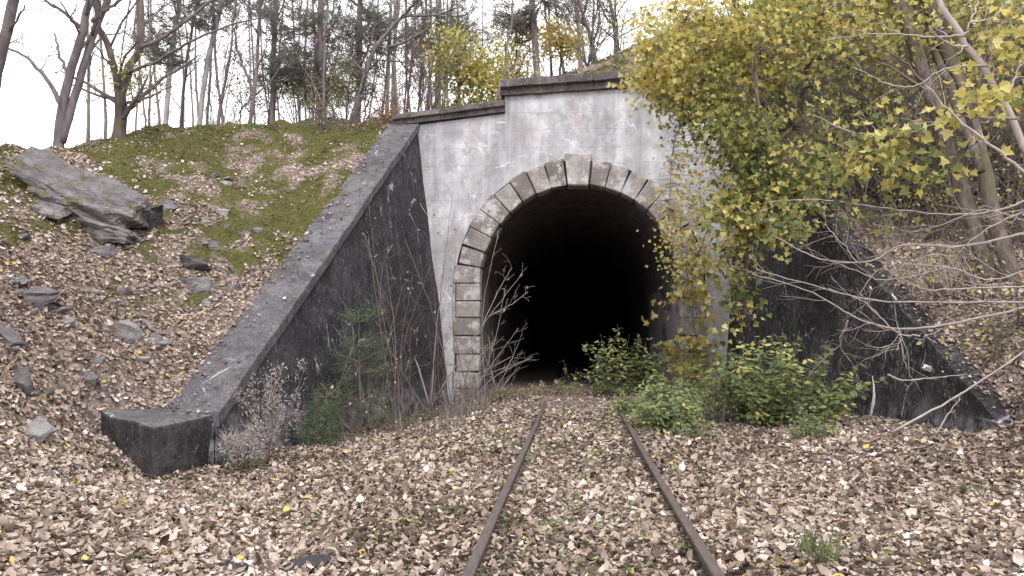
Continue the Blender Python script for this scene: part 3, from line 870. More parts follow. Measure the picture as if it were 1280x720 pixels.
for i in range(44):                                       # small stones lying in the leaves on the left bank
    px, py = rng2.uniform(5, 330), rng2.uniform(215, 500)
    if py > 500 - (px - 200) * 1.2 - 30 and px > 200: px *= .5
    big_ = i % 3 == 0
    o = rock(px, py, rng2.uniform(8, 16) * (1.8 if big_ else 1), rng2.uniform(5, 9) * (1.7 if big_ else 1), 'small loose grey stone lying in leaves on the left bank', rng2.choice(['slate', 'slate_pale', 'slate']), 'stone', .8, rng2.uniform(-.4, .4), 100 + i, .2, False, 'stone', cuts=2)
    o['group'] = 'small loose stones on the left bank'

# ------------------------------------------------------------------ branches and trees
def unit(v): v = np.asarray(v, float); return v / max(np.linalg.norm(v), 1e-9)
def smooth_poly(pts, n):
    pts = np.asarray(pts, float)
    if len(pts) < 3:
        t = np.linspace(0, 1, n)[:, None]; return pts[0] * (1 - t) + pts[-1] * t
    P = np.vstack([2 * pts[0] - pts[1], pts, 2 * pts[-1] - pts[-2]])
    out = []
    m_ = len(pts) - 1
    for u in np.linspace(0, m_ - 1e-6, n):
        i = int(u); t = u - i
        p0, p1, p2, p3 = P[i:i + 4]
        out.append(.5 * ((2 * p1) + (-p0 + p2) * t + (2 * p0 - 5 * p1 + 4 * p2 - p3) * t * t + (-p0 + 3 * p1 - 3 * p2 + p3) * t ** 3))
    return np.array(out)

def grow(rg, p0, d0, L, n, wob, up):
    pts = [np.array(p0, float)]; d = unit(d0)
    for i in range(n):
        d = unit(d + np.array([rg.gauss(0, wob), rg.gauss(0, wob), rg.gauss(0, wob) + up]))
        pts.append(pts[-1] + d * L / n)
    return np.array(pts)

def spawn(rg, limb, count, tmin, Lr, ang, wob, up, rfac=.55, n=5, rmin=.004, taper=.25):
    pts, rad = limb; out = []
    m_ = len(pts)
    for k in range(count):
        t = tmin + (1 - tmin) * (k + rg.random()) / count
        u = min(t * (m_ - 1), m_ - 1.001); i = int(u); f = u - i
        p = pts[i] * (1 - f) + pts[i + 1] * f; r = (rad[i] * (1 - f) + rad[i + 1] * f)
        tan = unit(pts[i + 1] - pts[i])
        az = rg.uniform(0, 6.283); a = rg.uniform(*ang)
        ref = unit(np.cross(tan, [.2, .5, .84])); w = np.cross(tan, ref)
        d = tan * math.cos(a) + (ref * math.cos(az) + w * math.sin(az)) * math.sin(a)
        L = rg.uniform(*Lr) * (1 - .35 * t)
        q = grow(rg, p, d, L, n, wob, up)
        r0 = max(r * rfac * rg.uniform(.7, 1.0), rmin)
        out.append((q, np.linspace(r0, max(r0 * taper, rmin * .7), len(q))))
    return out

def cloud_points(rg, ell, n):
    """random points in an ellipsoid (cx,cy,cz,rx,ry,rz), denser towards the shell"""
    c = np.array(ell[:3]); r = np.array(ell[3:6])
    v = np.array([[rg.gauss(0, 1) for _ in range(3)] for _ in range(n)])
    v /= np.linalg.norm(v, axis=1, keepdims=True)
    rad = np.array([rg.random() ** .42 for _ in range(n)])
    return c + v * rad[:, None] * r

def ell_px(px, py, Y, rx, ry, depth):
    c = W(px, py, Y); s = 1 / PXM(Y)
    return (*c, rx * s, depth, ry * s)

def hang_leaves(rg, tw, lv, skel, ell, clusters, per, size, crange, shape, r_tw=.006, droop=.25, spread=.22, nrm_up=.5, k=3, var=.09):
    """twigs from the skeleton into an ellipsoid, each carrying leaves near its end"""
    C = cloud_points(rg, ell, clusters)
    sk = np.concatenate(skel)
    for c in C:
        d = np.linalg.norm(sk - c, axis=1) + np.abs(np.array([rg.gauss(0, .35)]))
        j = int(np.argmin(d)); p = sk[j]
        mid = (p + c) / 2 + np.array([rg.gauss(0, .12), rg.gauss(0, .12), droop * np.linalg.norm(c - p) * .4])
        pts = smooth_poly([p, mid, c], 6)
        tw.add(pts, np.linspace(r_tw, .0025, 6), k, rg.random())
        m_ = max(1, int(rg.gauss(per, per * .3)))
        base = rg.uniform(*crange)
        pos, nr, tp, sz, rn = [], [], [], [], []
        for _ in range(m_):
            off = np.array([rg.gauss(0, spread), rg.gauss(0, spread), rg.gauss(-.02, spread * .75)])
            pos.append(c + off)
            nr.append([rg.gauss(0, .6), rg.gauss(-.25, .6), nrm_up + rg.gauss(0, .45)])
            tp.append([off[0] + rg.gauss(0, .3), off[1] + rg.gauss(0, .3), -droop * 2 + rg.gauss(0, .3)])
            sz.append(rg.uniform(*size)); rn.append(min(1, max(0, base + rg.gauss(0, var))))
        lv.add(shape, pos, nr, tp, sz, rn)

def needle_tufts(rg, lv, tips, per, L, crange, width=.16):
    shp = (np.array([(-width / 2, 0, 0), (width / 2, 0, 0), (0, 1, 0)]), np.array([[0, 1, 2]]))
    pos, nr, tp, sz, rn = [], [], [], [], []
    for p, d in tips:
        b = rg.uniform(*crange)
        for _ in range(per):
            dd = unit(np.asarray(d) * .8 + np.array([rg.gauss(0, .6), rg.gauss(0, .6), rg.gauss(.1, .5)]))
            pos.append(p + np.array([rg.gauss(0, .05) for _ in range(3)])); tp.append(dd); nr.append([rg.gauss(0, 1), rg.gauss(0, 1), rg.gauss(0, 1)])
            sz.append(L * rg.uniform(.7, 1.3)); rn.append(min(1, max(0, b + rg.gauss(0, .12))))
    lv.add(shp, pos, nr, tp, sz, rn)

def px_limb(rg, pts, Y, r0, r1, dY=0.0, n=None, ext=0.0, jit=.0):
    """a limb through photo pixels; its far end is dY metres deeper; extended past the frame by ext metres"""
    m_ = len(pts)
    P = [W(x, y, Y + dY * i / max(1, m_ - 1)) for i, (x, y) in enumerate(pts)]
    if ext:
        d = unit(P[-1] - P[-2]); d = unit(d + np.array([rg.gauss(0, .1), rg.gauss(0, .1), .15]))
        P.append(P[-1] + d * ext * .5); P.append(P[-1] + unit(d + np.array([rg.gauss(0, .15), rg.gauss(0, .15), .2])) * ext * .5)
    n = n or 4 * len(P)
    q = smooth_poly(P, n)
    if jit:
        q[1:-1] += np.array([[rg.gauss(0, jit), rg.gauss(0, jit), rg.gauss(0, jit * .4)] for _ in range(n - 2)])
    return (q, np.linspace(r0, r1, n))

def bare_tree(name, Y, trunks, label, seed, bark_='bark_dark', tw_='twig_dark', limbs=(), nb=6, twigs=5, ext=5.0, Lb=(1.2, 3.2), cat='tree', group=None, tmin=.25, leaves=None, crown_up=.05, fine=3):
    """trunks/limbs: (pixel points, r0, r1[, dY]); the first trunk starts on the ground"""
    rg = random.Random(seed)
    px0 = trunks[0][0][0]
    base = base_at(px0[0], Y)
    root = thing(name, base, label, cat, group)
    main = []
    for k, tr in enumerate(trunks):
        q, r = px_limb(rg, tr[0], Y, tr[1], tr[2], tr[3] if len(tr) > 3 else rg.uniform(-.5, .5), ext=tr[4] if len(tr) > 4 else ext, jit=.006)
        if k == 0:
            q = np.vstack([[q[0][0], Y, base[2] - .3], q]); r = np.concatenate([[r[0] * 1.35], r]); r[1] *= 1.12
        main.append((q, r))
    extra = [px_limb(rg, l[0], Y, l[1], l[2], l[3] if len(l) > 3 else rg.uniform(-1, 1), jit=.02) for l in limbs]
    T = Tubes()
    for q, r in main: T.add(q, r, 8, rg.random())
    T.build('trunk', M[bark_], root)
    B = Tubes(); tips = []
    lv1 = list(extra)
    for l in main: lv1 += spawn(rg, l, nb, tmin, Lb, (.5, 1.2), .16, crown_up, .5, 7)
    for l in lv1: B.add(l[0], l[1], 5, rg.random())
    lv2 = []
    for l in lv1: lv2 += spawn(rg, l, twigs, .25, (.4, 1.3), (.4, 1.1), .18, .03, .5, 5, .006)
    for l in lv2: B.add(l[0], l[1], 3, rg.random())
    if fine:
        for l in lv2:
            for s in spawn(rg, l, fine, .3, (.2, .6), (.4, 1.0), .15, .02, .6, 3, .005): 
                B.add(s[0], s[1], 3, rg.random()); tips.append(s[0])
    B.build('branches', M[tw_], root)['kind'] = 'stuff'
    return root, main, lv1, lv2, tips

random.seed(3)
# --- the wood on the left ridge, nearest first
bare_tree('bare_tree', 14.2, [([(-22, 215), (-8, 110), (3, 60), (18, -6)], .12, .08)], 'dark bare tree half outside the photo at the far left corner', 1, limbs=[([(4, 50), (18, 32), (31, 6)], .03, .012), ([(-2, 62), (12, 54), (24, 52)], .02, .008)], nb=3, ext=4)
bare_tree('twin_tree', 15.4, [([(73, 186), (77, 140), (87, 95), (103, 42), (114, -4)], .105, .06, 0), ([(77, 178), (90, 132), (104, 84), (119, 36), (137, -6)], .09, .055, .3)],
          'dark twin-stemmed bare tree leaning right on the left end of the ridge', 2,
          limbs=[([(78, 134), (58, 100), (42, 80), (20, 64), (0, 60)], .055, .02), ([(86, 100), (76, 70), (68, 41)], .045, .02), ([(102, 36), (82, 18), (54, -2)], .05, .03), ([(115, 27), (132, 14), (158, -4)], .05, .03)],
          nb=5, twigs=4, ext=5, tmin=.3)
r_, main, lv1, lv2, tips = bare_tree('forked_tree', 17.2, [([(149, 170), (151, 135), (150, 112)], .15, .12, 0, 0), ([(149, 120), (143, 85), (133, 52), (122, 30), (120, -4)], .09, .04, -.5), ([(152, 118), (160, 86), (176, 56), (176, -5)], .10, .045, .6)],
          'stout mossy forked tree with greenish trunk right of the twin-stemmed tree', 3, 'bark_moss', 'twig_dark',
          limbs=[([(174, 60), (200, 48), (230, 27), (262, 2), (285, -10)], .055, .03), ([(160, 90), (196, 76), (236, 54), (282, 34), (330, 22)], .045, .015), ([(156, 130), (185, 122), (215, 108)], .04, .012), ([(143, 85), (128, 70), (112, 40)], .035, .01)], nb=6, ext=4)
lv = Leaves(); tw = Tubes()
hang_leaves(random.Random(4), tw, lv, [main[0][0], main[2][0]], ell_px(165, 100, 17.2, 28, 32, .8), 60, 7, (.07, .11), (.35, .6), LEAF_OVAL)
lv.build('leaves', M['autumn'], r_); tw.build('leaf_twigs', M['twig_dark'], r_)['kind'] = 'stuff'

specs = [
 (22, [(207, 165), (211, 100), (218, 40), (224, -5)], .10, 'bark_pale', 'straight pale grey trunk, first pine right of the mossy forked tree', 'pine'),
 (24, [(226, 163), (231, 95), (241, 30), (246, -5)], .075, 'bark_dark', 'slim dark trunk between two pale pines on the ridge', 'tree'),
 (22.5, [(248, 163), (255, 105), (266, 50), (280, -5)], .10, 'bark_pale', 'pale pine trunk leaning right in the middle of the left ridge', 'pine'),
 (20, [(186, 168), (188, 90), (187, 40), (186, -5)], .045, 'bark_dark', 'thin dark stem just right of the mossy forked tree', 'tree'),
 (21.5, [(272, 160), (280, 110), (289, 60), (291, 30), (296, -5)], .055, 'bark_dark', 'slender dark tree curving right of the leaning pale pine', 'tree'),
 (21, [(312, 160), (319, 110), (322, 60), (327, -5)], .075, 'bark_dark', 'dark forked tree left of the pinkish pine trunk', 'tree'),
 (23.5, [(341, 160), (341, 90), (343, 40), (345, -5)], .11, 'bark_pine', 'pinkish upright pine trunk at the right end of the open ridge', 'pine'),
 (20.5, [(405, 200), (405, 120), (406, 50), (409, -5)], .055, 'bark_dark', 'dark slim tree standing lowest on the brown bank above the wing wall', 'tree'),
 (26, [(484, 135), (486, 80), (488, 40), (490, -5)], .085, 'bark_pale', 'left of two grey trunks above the rust coloured shrub', 'tree'),
 (27, [(496, 135), (493, 80), (494, 40), (493, -5)], .09, 'bark_pale', 'right of two grey trunks above the rust coloured shrub', 'tree'),
 (28, [(509, 135), (513, 90), (517, 50), (520, -5)], .07, 'bark_dark', 'dark thin tree behind the low cornice, left of the yellow trees', 'tree'),
 (24.2, [(672, 100), (669, 60), (667, 30), (665, -5)], .15, 'bark_pine', 'thick grey pine trunk right behind the upper cornice', 'pine'),
 (27, [(690, 100), (688, 60), (686, 20), (685, -5)], .06, 'bark_dark', 'thin dark trunk closest right of the thick grey pine', 'tree'),
 (28, [(705, 98), (700, 50), (692, -5)], .08, 'bark_dark', 'dark trunk midway between thick grey pine and leaning dark tree', 'tree'),
 (25, [(745, 76), (738, 45), (729, 20), (721, -5)], .105, 'bark_dark', 'dark tree leaning left on the mossy slope above the portal', 'tree'),
 (29, [(724, 90), (723, 40), (722, -5)], .07, 'bark_pale', 'pale trunk behind the leaning dark tree above the portal', 'tree'),
 (27, [(772, 66), (770, 30), (762, -5)], .11, 'bark_dark', 'dark forked tree at the top of the slope beside the yellow maple', 'tree'),
]
pines = []
for k, (Y, pts, r, bk, lab, kind) in enumerate(specs):
    lim = []
    if 'forked tree left of the pinkish' in lab: lim = [([(318, 118), (308, 92), (299, 70), (290, 25)], .05, .03)]
    if 'top of the slope' in lab: lim = [([(771, 34), (758, 22), (748, 0)], .05, .03)]
    if kind == 'pine':
        res = bare_tree('pine_tree', Y, [(pts, r * .78, r * .6)], lab, 20 + k, bk, 'twig_brown', nb=9, twigs=3, ext=6, tmin=.45, Lb=(1, 2.2), fine=0)
        pines.append((res, Y, pts))
    else:
        bare_tree('bare_tree', Y, [(pts, r * .72, r * .45)], lab, 20 + k, bk, 'twig_dark', limbs=lim, nb=13, twigs=6, ext=5, tmin=.1, fine=3)
# pine crowns: needle tufts on the branches
def pine_crown(root, skel, ells, seed, n, per=15, L=.27):
    ells = [(*e[:3], e[3] * 1.2, e[4] * 1.2, e[5] * 1.15) for e in ells]
    rg = random.Random(seed); lv = Leaves(); tw = Tubes(); tips = []
    sk = np.concatenate(skel)
    for ell in ells:
        for c in cloud_points(rg, ell, n):
            p = sk[int(np.argmin(np.linalg.norm(sk - c, axis=1)))]
            q = smooth_poly([p, (p + c) / 2 + np.array([0, 0, -.12]), c], 5)
            tw.add(q, np.linspace(.014, .005, 5), 3, .5)
            tips.append((c, unit(c - p)))
            if rg.random() < .6: tips.append((q[3], unit(c - p)))
    needle_tufts(rg, lv, tips, per, L, (.1, .9), .10)
    lv.build('needles', M['needle'], root); tw.build('twigs', M['twig_brown'], root)['kind'] = 'stuff'
crown_px = {0: [(225, 10, 40, 30), (205, 60, 22, 22)], 1: [(280, 5, 60, 32)], 2: [(360, 10, 55, 45), (350, 90, 25, 25)], 3: [(672, 4, 58, 28), (640, 30, 30, 20)]}
for i, (res, Y, pts) in enumerate(pines):
    root, main, lv1, lv2, tips = res
    ells = [ell_px(a, b, Y, c, d, 1.1) for a, b, c, d in crown_px.get(i, [])]
    top_ = main[0][0][-3]
    ells.append((top_[0], top_[1], top_[2], 1.8, 1.8, 2.0))
    pine_crown(root, [main[0][0]] + [l[0] for l in lv1], ells, 300 + i, 64)

# bushier dark pines between the ridge and the portal
for k, (px, Y, h_, lab, clouds) in enumerate([
    (398, 23.5, 10, 'dense grey-green pine above the brown bank, left of the wing wall top', [(395, 40, 45, 50), (405, 110, 35, 35), (372, 90, 22, 35)]),
    (447, 25, 11, 'tall dark grey-green pine above the top of the wing wall', [(445, 30, 50, 45), (440, 95, 36, 35), (470, 40, 30, 30)]),
    (545, 29, 11, 'hazy pine behind the yellow trees', [(545, 15, 55, 30), (585, 40, 35, 30), (525, 55, 25, 20)])]):
    res = bare_tree('pine_tree', Y, [([(px, 160), (px + 2, 80), (px + 3, -5)], .11, .07)], lab, 50 + k, 'bark_pine', 'twig_brown', nb=10, twigs=3, ext=5, tmin=.15, Lb=(.8, 2.0), fine=0)
    pine_crown(res[0], [res[1][0][0]] + [l[0] for l in res[2]], [ell_px(a, b, Y, c, d, 1.0) for a, b, c, d in clouds], 330 + k, 80)
# crooked dark oak limb tree over the wing wall
bare_tree('crooked_tree', 22.5, [([(440, 150), (452, 110), (462, 75), (474, 52)], .09, .06, 0, 0)], 'crooked dark tree whose bent limb arches over the rust coloured shrub', 70, limbs=[([(462, 66), (480, 45), (502, 22), (525, 20), (548, 18), (570, 10)], .07, .03), ([(485, 60), (510, 50), (535, 35), (545, 25)], .05, .02), ([(502, 22), (515, 8), (525, -8)], .04, .02)], nb=5, twigs=5, ext=1.5, fine=3)
# far slim trunks that nothing tells apart
rgf = random.Random(11)
for k in range(46):
    px = rgf.choice([rgf.uniform(100, 360), rgf.uniform(300, 640), rgf.uniform(100, 790)])
    Y = rgf.uniform(27, 46); lean = rgf.uniform(-14, 14)
    bare_tree('bare_tree', Y, [([(px, 150), (px + lean * .4 + rgf.uniform(-5, 5), 80), (px + lean, -4)], rgf.uniform(.035, .07), .03)], 'slim bare trunk standing far back in the wood behind the ridge', 400 + k, rgf.choice(['bark_dark', 'bark_pine', 'bark_pale']), 'twig_dark', nb=11, twigs=5, ext=4, tmin=.08, fine=2, group='slim bare trunks far back in the wood')
for k in range(24):
    rg = random.Random(900 + k)
    px = [95, 145, 205, 270, 325, 500, 535, 690, 120, 175, 240, 300, 345, 370, 395, 430, 465, 520, 550, 610, 655, 705, 735, 765][k]; Y = rg.uniform(23, 31)
    b = base_at(px, Y); root = thing('twiggy_shrub', b, 'bare grey twiggy shrub among the trunks along the ridge', 'shrub', 'bare shrubs along the ridge')
    St = Tubes(); Br = Tubes()
    for j in range(9):
        q = grow(rg, b, [rg.gauss(0, .35), rg.gauss(0, .3), 1], rg.uniform(2.5, 5.5), 8, .1, 0); l = (q, np.linspace(.022, .007, len(q))); St.add(q, l[1], 4)
        for s1 in spawn(rg, l, 8, .15, (.5, 1.5), (.4, 1.0), .16, .02, .5, 5, .006):
            Br.add(s1[0], s1[1], 3)
            for s2 in spawn(rg, s1, 3, .2, (.2, .6), (.4, 1.0), .15, 0, .6, 3, .005): Br.add(s2[0], s2[1], 3)
    St.build('stems', M['twig_dark'], root); Br.build('branches', M['twig_dark'], root)['kind'] = 'stuff'
# leaning sapling on the cornice step
bare_tree('sapling', 21.25, [([(619, 133), (624, 112), (632, 88), (633, 60), (640, 28), (641, 0), (648, -20)], .042, .018, .5)], 'thin pale sapling growing from the step in the cornice', 90, 'twig_brown', 'twig_brown', nb=11, twigs=5, ext=1.5, Lb=(.5, 1.4), tmin=.2)

# understory with yellow leaves
def leafy_tree(name, px, py_base, Y, trunk, label, seed, clouds, mat, shape=LEAF_OVAL, bk='bark_dark', tw_='twig_dark', r=.05, cat='tree', nb=6, ground=None):
    rg = random.Random(seed)
    base = base_at(px, Y)
    root = thing(name, base, label, cat)
    T = Tubes(); main = []
    for i, pts in enumerate(trunk):
        q, rr = px_limb(rg, pts, Y, r, r * .35, rg.uniform(-.3, .3), jit=.02)
        if i == 0: q = np.vstack([[q[0][0], Y, base[2] - .2], q]); rr = np.concatenate([[r * 1.2], rr])
        main.append((q, rr)); T.add(q, rr, 6)
    T.build('trunk', M[bk], root)
    tw = Tubes(); lv = Leaves(); sk = [l[0] for l in main]
    for l in main:
        for s in spawn(rg, l, nb, .2, (.6, 1.6), (.4, 1.1), .15, .04, .55, 6, .006):
            tw.add(s[0], s[1], 4); sk.append(s[0])
    for (cx, cy, rx, ry, dep, n, per, size, cr) in clouds:
        hang_leaves(rg, tw, lv, sk, ell_px(cx, cy, Y, rx, ry, dep), n, per, size, cr, shape)
    tw.build('twigs', M[tw_], root)['kind'] = 'stuff'
    lv.build('leaves', M[mat], root)
    return root
leafy_tree('yellow_tree', 575, 150, 24, [[(575, 145), (573, 100), (568, 60), (560, 30)], [(574, 110), (595, 80), (610, 55)]], 'small yellow-green leafed tree behind the lower cornice', 120,
           [(568, 75, 34, 44, 1.2, 150, 11, (.11, .17), (.4, .75)), (605, 100, 38, 38, 1.2, 130, 11, (.11, .17), (.5, .8)), (585, 140, 60, 16, .8, 110, 10, (.10, .16), (.4, .7))], 'autumn')
leafy_tree('yellow_tree', 640, 128, 24.5, [[(640, 125), (642, 90), (648, 50)], [(641, 100), (655, 75), (662, 60)]], 'thin golden leafed tree between the cornice sapling and the thick pine', 121,
           [(638, 70, 30, 40, 1, 90, 9, (.10, .16), (.55, .85)), (645, 100, 34, 22, 1, 60, 8, (.10, .15), (.4, .8))], 'autumn')
leafy_tree('orange_tree', 700, 95, 26, [[(700, 95), (702, 65), (706, 35)]], 'small orange leafed tree right of the thick grey pine', 122,
           [(690, 48, 28, 17, .8, 80, 9, (.12, .18), (.85, 1.0)), (714, 55, 22, 14, .8, 50, 8, (.12, .17), (.6, .85))], 'autumn')
leafy_tree('rust_shrub', 487, 165, 21.3, [[(487, 165), (484, 145), (478, 122)], [(487, 162), (495, 140), (500, 120)], [(487, 162), (480, 150), (468, 138)]], 'rust brown shrub where the wing wall meets the lower cornice', 123,
           [(487, 140, 26, 24, .6, 90, 8, (.05, .09), (.2, .9))], 'rust_leaf', r=.015, cat='shrub', nb=10)
leafy_tree('brown_shrub', 425, 185, 20.6, [[(425, 190), (422, 160), (415, 130)], [(426, 188), (436, 160), (446, 140)], [(425, 188), (408, 170), (395, 150)]], 'brown twiggy thicket on the bank behind the top of the wing wall', 124,
           [(430, 165, 50, 36, .8, 170, 5, (.05, .085), (.05, .7))], 'dead_leaf', r=.015, cat='shrub', nb=26)
leafy_tree('yellow_shrub', 395, 150, 22.3, [[(398, 165), (392, 130), (385, 100)], [(398, 160), (412, 130), (420, 100)]], 'thin shrub with pale yellow leaves under the dense grey-green pine', 125,
           [(395, 125, 40, 25, .8, 60, 6, (.06, .1), (.45, .85)), (430, 95, 25, 25, .8, 30, 6, (.06, .1), (.4, .7))], 'autumn', r=.02, cat='shrub', nb=8)

for k, (px, Y, y0, lab, mat) in enumerate([(335, 26, 120, 'thin brown leafed shrub at the foot of the pinkish pine', 'dead_leaf'), (455, 27, 105, 'ochre leafed sapling left of the two grey trunks', 'autumn'), (522, 27.5, 95, 'brown leafed sapling right of the two grey trunks', 'rust_leaf'), (735, 28, 40, 'brown leafed sapling behind the leaning dark tree above the portal', 'rust_leaf'), (765, 27, 30, 'ochre leafed sapling at the top of the slope above the portal', 'autumn'), (300, 27, 120, 'sparse ochre shrub between pale leaning pine and dark forked tree', 'rust_leaf')]):
    leafy_tree('understory_tree', px, 150, Y, [[(px, 150), (px + 2, y0 + 10), (px - 3, y0 - 30)], [(px, 140), (px + 14, y0), (px + 20, y0 - 20)]], lab, 140 + k,
               [(px + 3, y0, 32, 34, 1.0, 60, 6, (.07, .12), (.3, .8)), (px, y0 - 45, 30, 28, 1.0, 36, 5, (.07, .12), (.3, .8))], mat, r=.03, nb=9)
# ------------------------------------------------------------------ right bank: maples and bare boughs
rg = random.Random(200)
def maple(name, label, seed, Y, trunks, limbs, clouds, r_bark='bark_dark', cat='tree', tw_='twig_brown', nb=7, shape=LEAF_MAPLE, mat='autumn', base_px=None, branch_mat=None, sub=5, rs=1.0, rmin=.003):
    rg = random.Random(seed)
    base = base_at(trunks[0][0][0][0] if base_px is None else base_px, Y)
    root = thing(name, base, label, cat)
    T = Tubes(); main = []
    for i, (pts, r0, r1, dY, ext) in enumerate(trunks):
        q, rr = px_limb(rg, pts, Y, r0, r1, dY, ext=ext, jit=.015)
        if i == 0: q = np.vstack([[base[0], Y, base[2] - .3], q]); rr = np.concatenate([[r0 * 1.3], rr])
        main.append((q, rr)); T.add(q, rr, 9)
    T.build('trunk', M[r_bark], root)
    Bt = Tubes(); br = []
    for pts, r0, r1, Ya, dY in limbs:
        l = px_limb(rg, pts, Ya, r0 * rs, max(r1 * rs, rmin), dY, n=5 * len(pts), jit=.012); br.append(l); Bt.add(l[0], l[1], 5)
    sec = []
    for l in br: sec += spawn(rg, l, sub, .15, (.25, .9), (.3, .9), .16, .02, .55, 6, .004)
    for l in main: sec += spawn(rg, l, nb, .3, (.8, 2.2), (.4, 1.1), .15, .03, .4, 8, .006)
    for l in sec: Bt.add(l[0], l[1], 4)
    ter = []
    for l in sec: ter += spawn(rg, l, 3, .3, (.15, .5), (.3, .9), .15, .02, .55, 4, .003)
    for l in ter: Bt.add(l[0], l[1], 3)
    Bt.build('branches', M[branch_mat or tw_], root)['kind'] = 'stuff'
    tw = Tubes(); lv = Leaves(); sk = [l[0] for l in main + br + sec]
    for (cx, cy, Yc, rx, ry, dep, n, per, size, cr) in clouds:
        hang_leaves(rg, tw, lv, sk, ell_px(cx, cy, Yc, rx, ry, dep), n, per, size, cr, shape, spread=.2, var=.15)
    tw.build('twigs', M[tw_], root)
    for o in root.children:
        if o.name.startswith('twigs'): o['kind'] = 'stuff'
    lv.build('leaves', M[mat], root)
    return root

maple('yellow_maple', 'large yellow-green leafed tree overhanging the right side of the portal', 201, 17.5,
      [([(1020, 235), (1000, 170), (965, 95), (935, 40), (915, -8)], .11, .05, -1.5, 2.5), ([(1010, 200), (980, 150), (940, 130), (900, 120)], .06, .02, -1.5, 0), ([(995, 160), (1010, 80), (1020, -5)], .07, .04, -1, 2)],
      [([(965, 95), (910, 60), (850, 50), (800, 62)], .035, .008, 16.4, -.6), ([(940, 130), (890, 140), (850, 160), (840, 200), (836, 260)], .03, .006, 16, -.6), ([(935, 50), (880, 20), (820, 10)], .03, .01, 16, -.3),
       ([(980, 150), (930, 190), (900, 240), (880, 300), (850, 380), (845, 440)], .03, .006, 16, .4), ([(950, 150), (945, 105), (943, 66)], .04, .02, 15, -.4),
       ([(990, 160), (950, 200), (930, 250), (935, 300), (930, 390)], .03, .006, 15.5, -.4)],
      [(865, 45, 16, 78, 55, 1.3, 300, 7, (.075, .14), (.5, .85)), (830, 95, 15.8, 42, 34, .9, 110, 8, (.075, .14), (.55, .88)), (880, 125, 15.6, 50, 50, .9, 170, 8, (.075, .14), (.3, .65)),
       (950, 60, 15.8, 60, 62, 1.2, 190, 7, (.075, .14), (.4, .75)), (1000, 110, 15.6, 60, 70, 1.2, 60, 6, (.075, .14), (.35, .75)), (915, 170, 15.3, 40, 40, .8, 100, 7, (.075, .14), (.2, .55)), (950, 215, 15, 48, 60, .7, 150, 7, (.075, .14), (.12, .5)),
       (930, 270, 15, 45, 35, .6, 80, 7, (.09, .15), (.3, .85)), (1000, 240, 15.2, 35, 40, .8, 50, 6, (.075, .14), (.2, .5)),
       (860, 250, 15.8, 42, 40, .5, 62, 6, (.06, .10), (.55, .9)), (845, 300, 15.8, 30, 38, .4, 58, 6, (.055, .09), (.55, .88)), (860, 200, 15.8, 35, 25, .4, 30, 5, (.06, .11), (.5, .85)),
       (965, 270, 14.8, 50, 45, .6, 90, 6, (.085, .14), (.15, .8)), (1010, 215, 14.8, 45, 45, .7, 60, 6, (.085, .14), (.15, .7)), (905, 320, 15.4, 26, 40, .4, 36, 5, (.08, .13), (.3, .85)), (925, 360, 15.2, 22, 30, .25, 26, 5, (.1, .15), (.2, .5)), (920, 400, 15.2, 12, 25, .25, 9, 4, (.1, .15), (.5, .8)),
       (1040, 30, 16, 70, 40, 1.2, 85, 7, (.075, .14), (.4, .8)), (1110, 110, 16.2, 70, 40, 1.2, 25, 5, (.075, .13), (.3, .8)), (1040, 165, 15.4, 45, 40, 1, 60, 5, (.075, .13), (.15, .6)), (1170, 60, 15.6, 70, 45, 1, 55, 5, (.075, .13), (.35, .8)), (1130, 15, 16, 60, 30, 1.2, 120, 6, (.075, .14), (.35, .75)), (1060, 75, 16, 60, 40, 1.2, 36, 5, (.075, .13), (.2, .7)), (985, 20, 16, 60, 40, 1.2, 120, 6, (.075, .13), (.4, .8))])
# creeper of sparse leaves down the right jamb
maple('creeper', 'sparse yellow creeper trailing down the right jamb of the arch', 203, 20.2,
      [([(880, 490), (872, 430), (865, 380), (868, 320)], .018, .008, -.1, 0)],
      [([(872, 430), (850, 420), (832, 400)], .01, .004, 20.1, -.1), ([(868, 400), (880, 380), (892, 360)], .01, .004, 20.1, -.1), ([(875, 450), (850, 435), (826, 432)], .01, .004, 20.1, -.1), ([(870, 360), (850, 350), (845, 360)], .01, .004, 20.1, -.1)],
      [(868, 335, 20.0, 26, 40, .25, 40, 4, (.12, .18), (.4, .85)), (875, 440, 19.9, 24, 30, .25, 26, 4, (.12, .18), (.35, .85)), (858, 365, 20.1, 24, 14, .2, 14, 3, (.16, .24), (.4, .75)), (818, 398, 20.0, 10, 14, .1, 4, 2, (.18, .26), (.7, 1)), (850, 434, 20.0, 28, 4, .1, 12, 3, (.15, .22), (.62, .8)), (880, 385, 20.0, 14, 14, .15, 8, 2, (.16, .24), (.6, 1)), (870, 440, 20, 20, 16, .2, 9, 2, (.15, .22), (.3, .8)), (888, 410, 20, 12, 18, .2, 8, 2, (.15, .2), (.5, .75)), (868, 465, 19.9, 22, 12, .3, 14, 4, (.14, .2), (.55, .8))],
      'twig_brown', 'creeper', nb=2, sub=2)

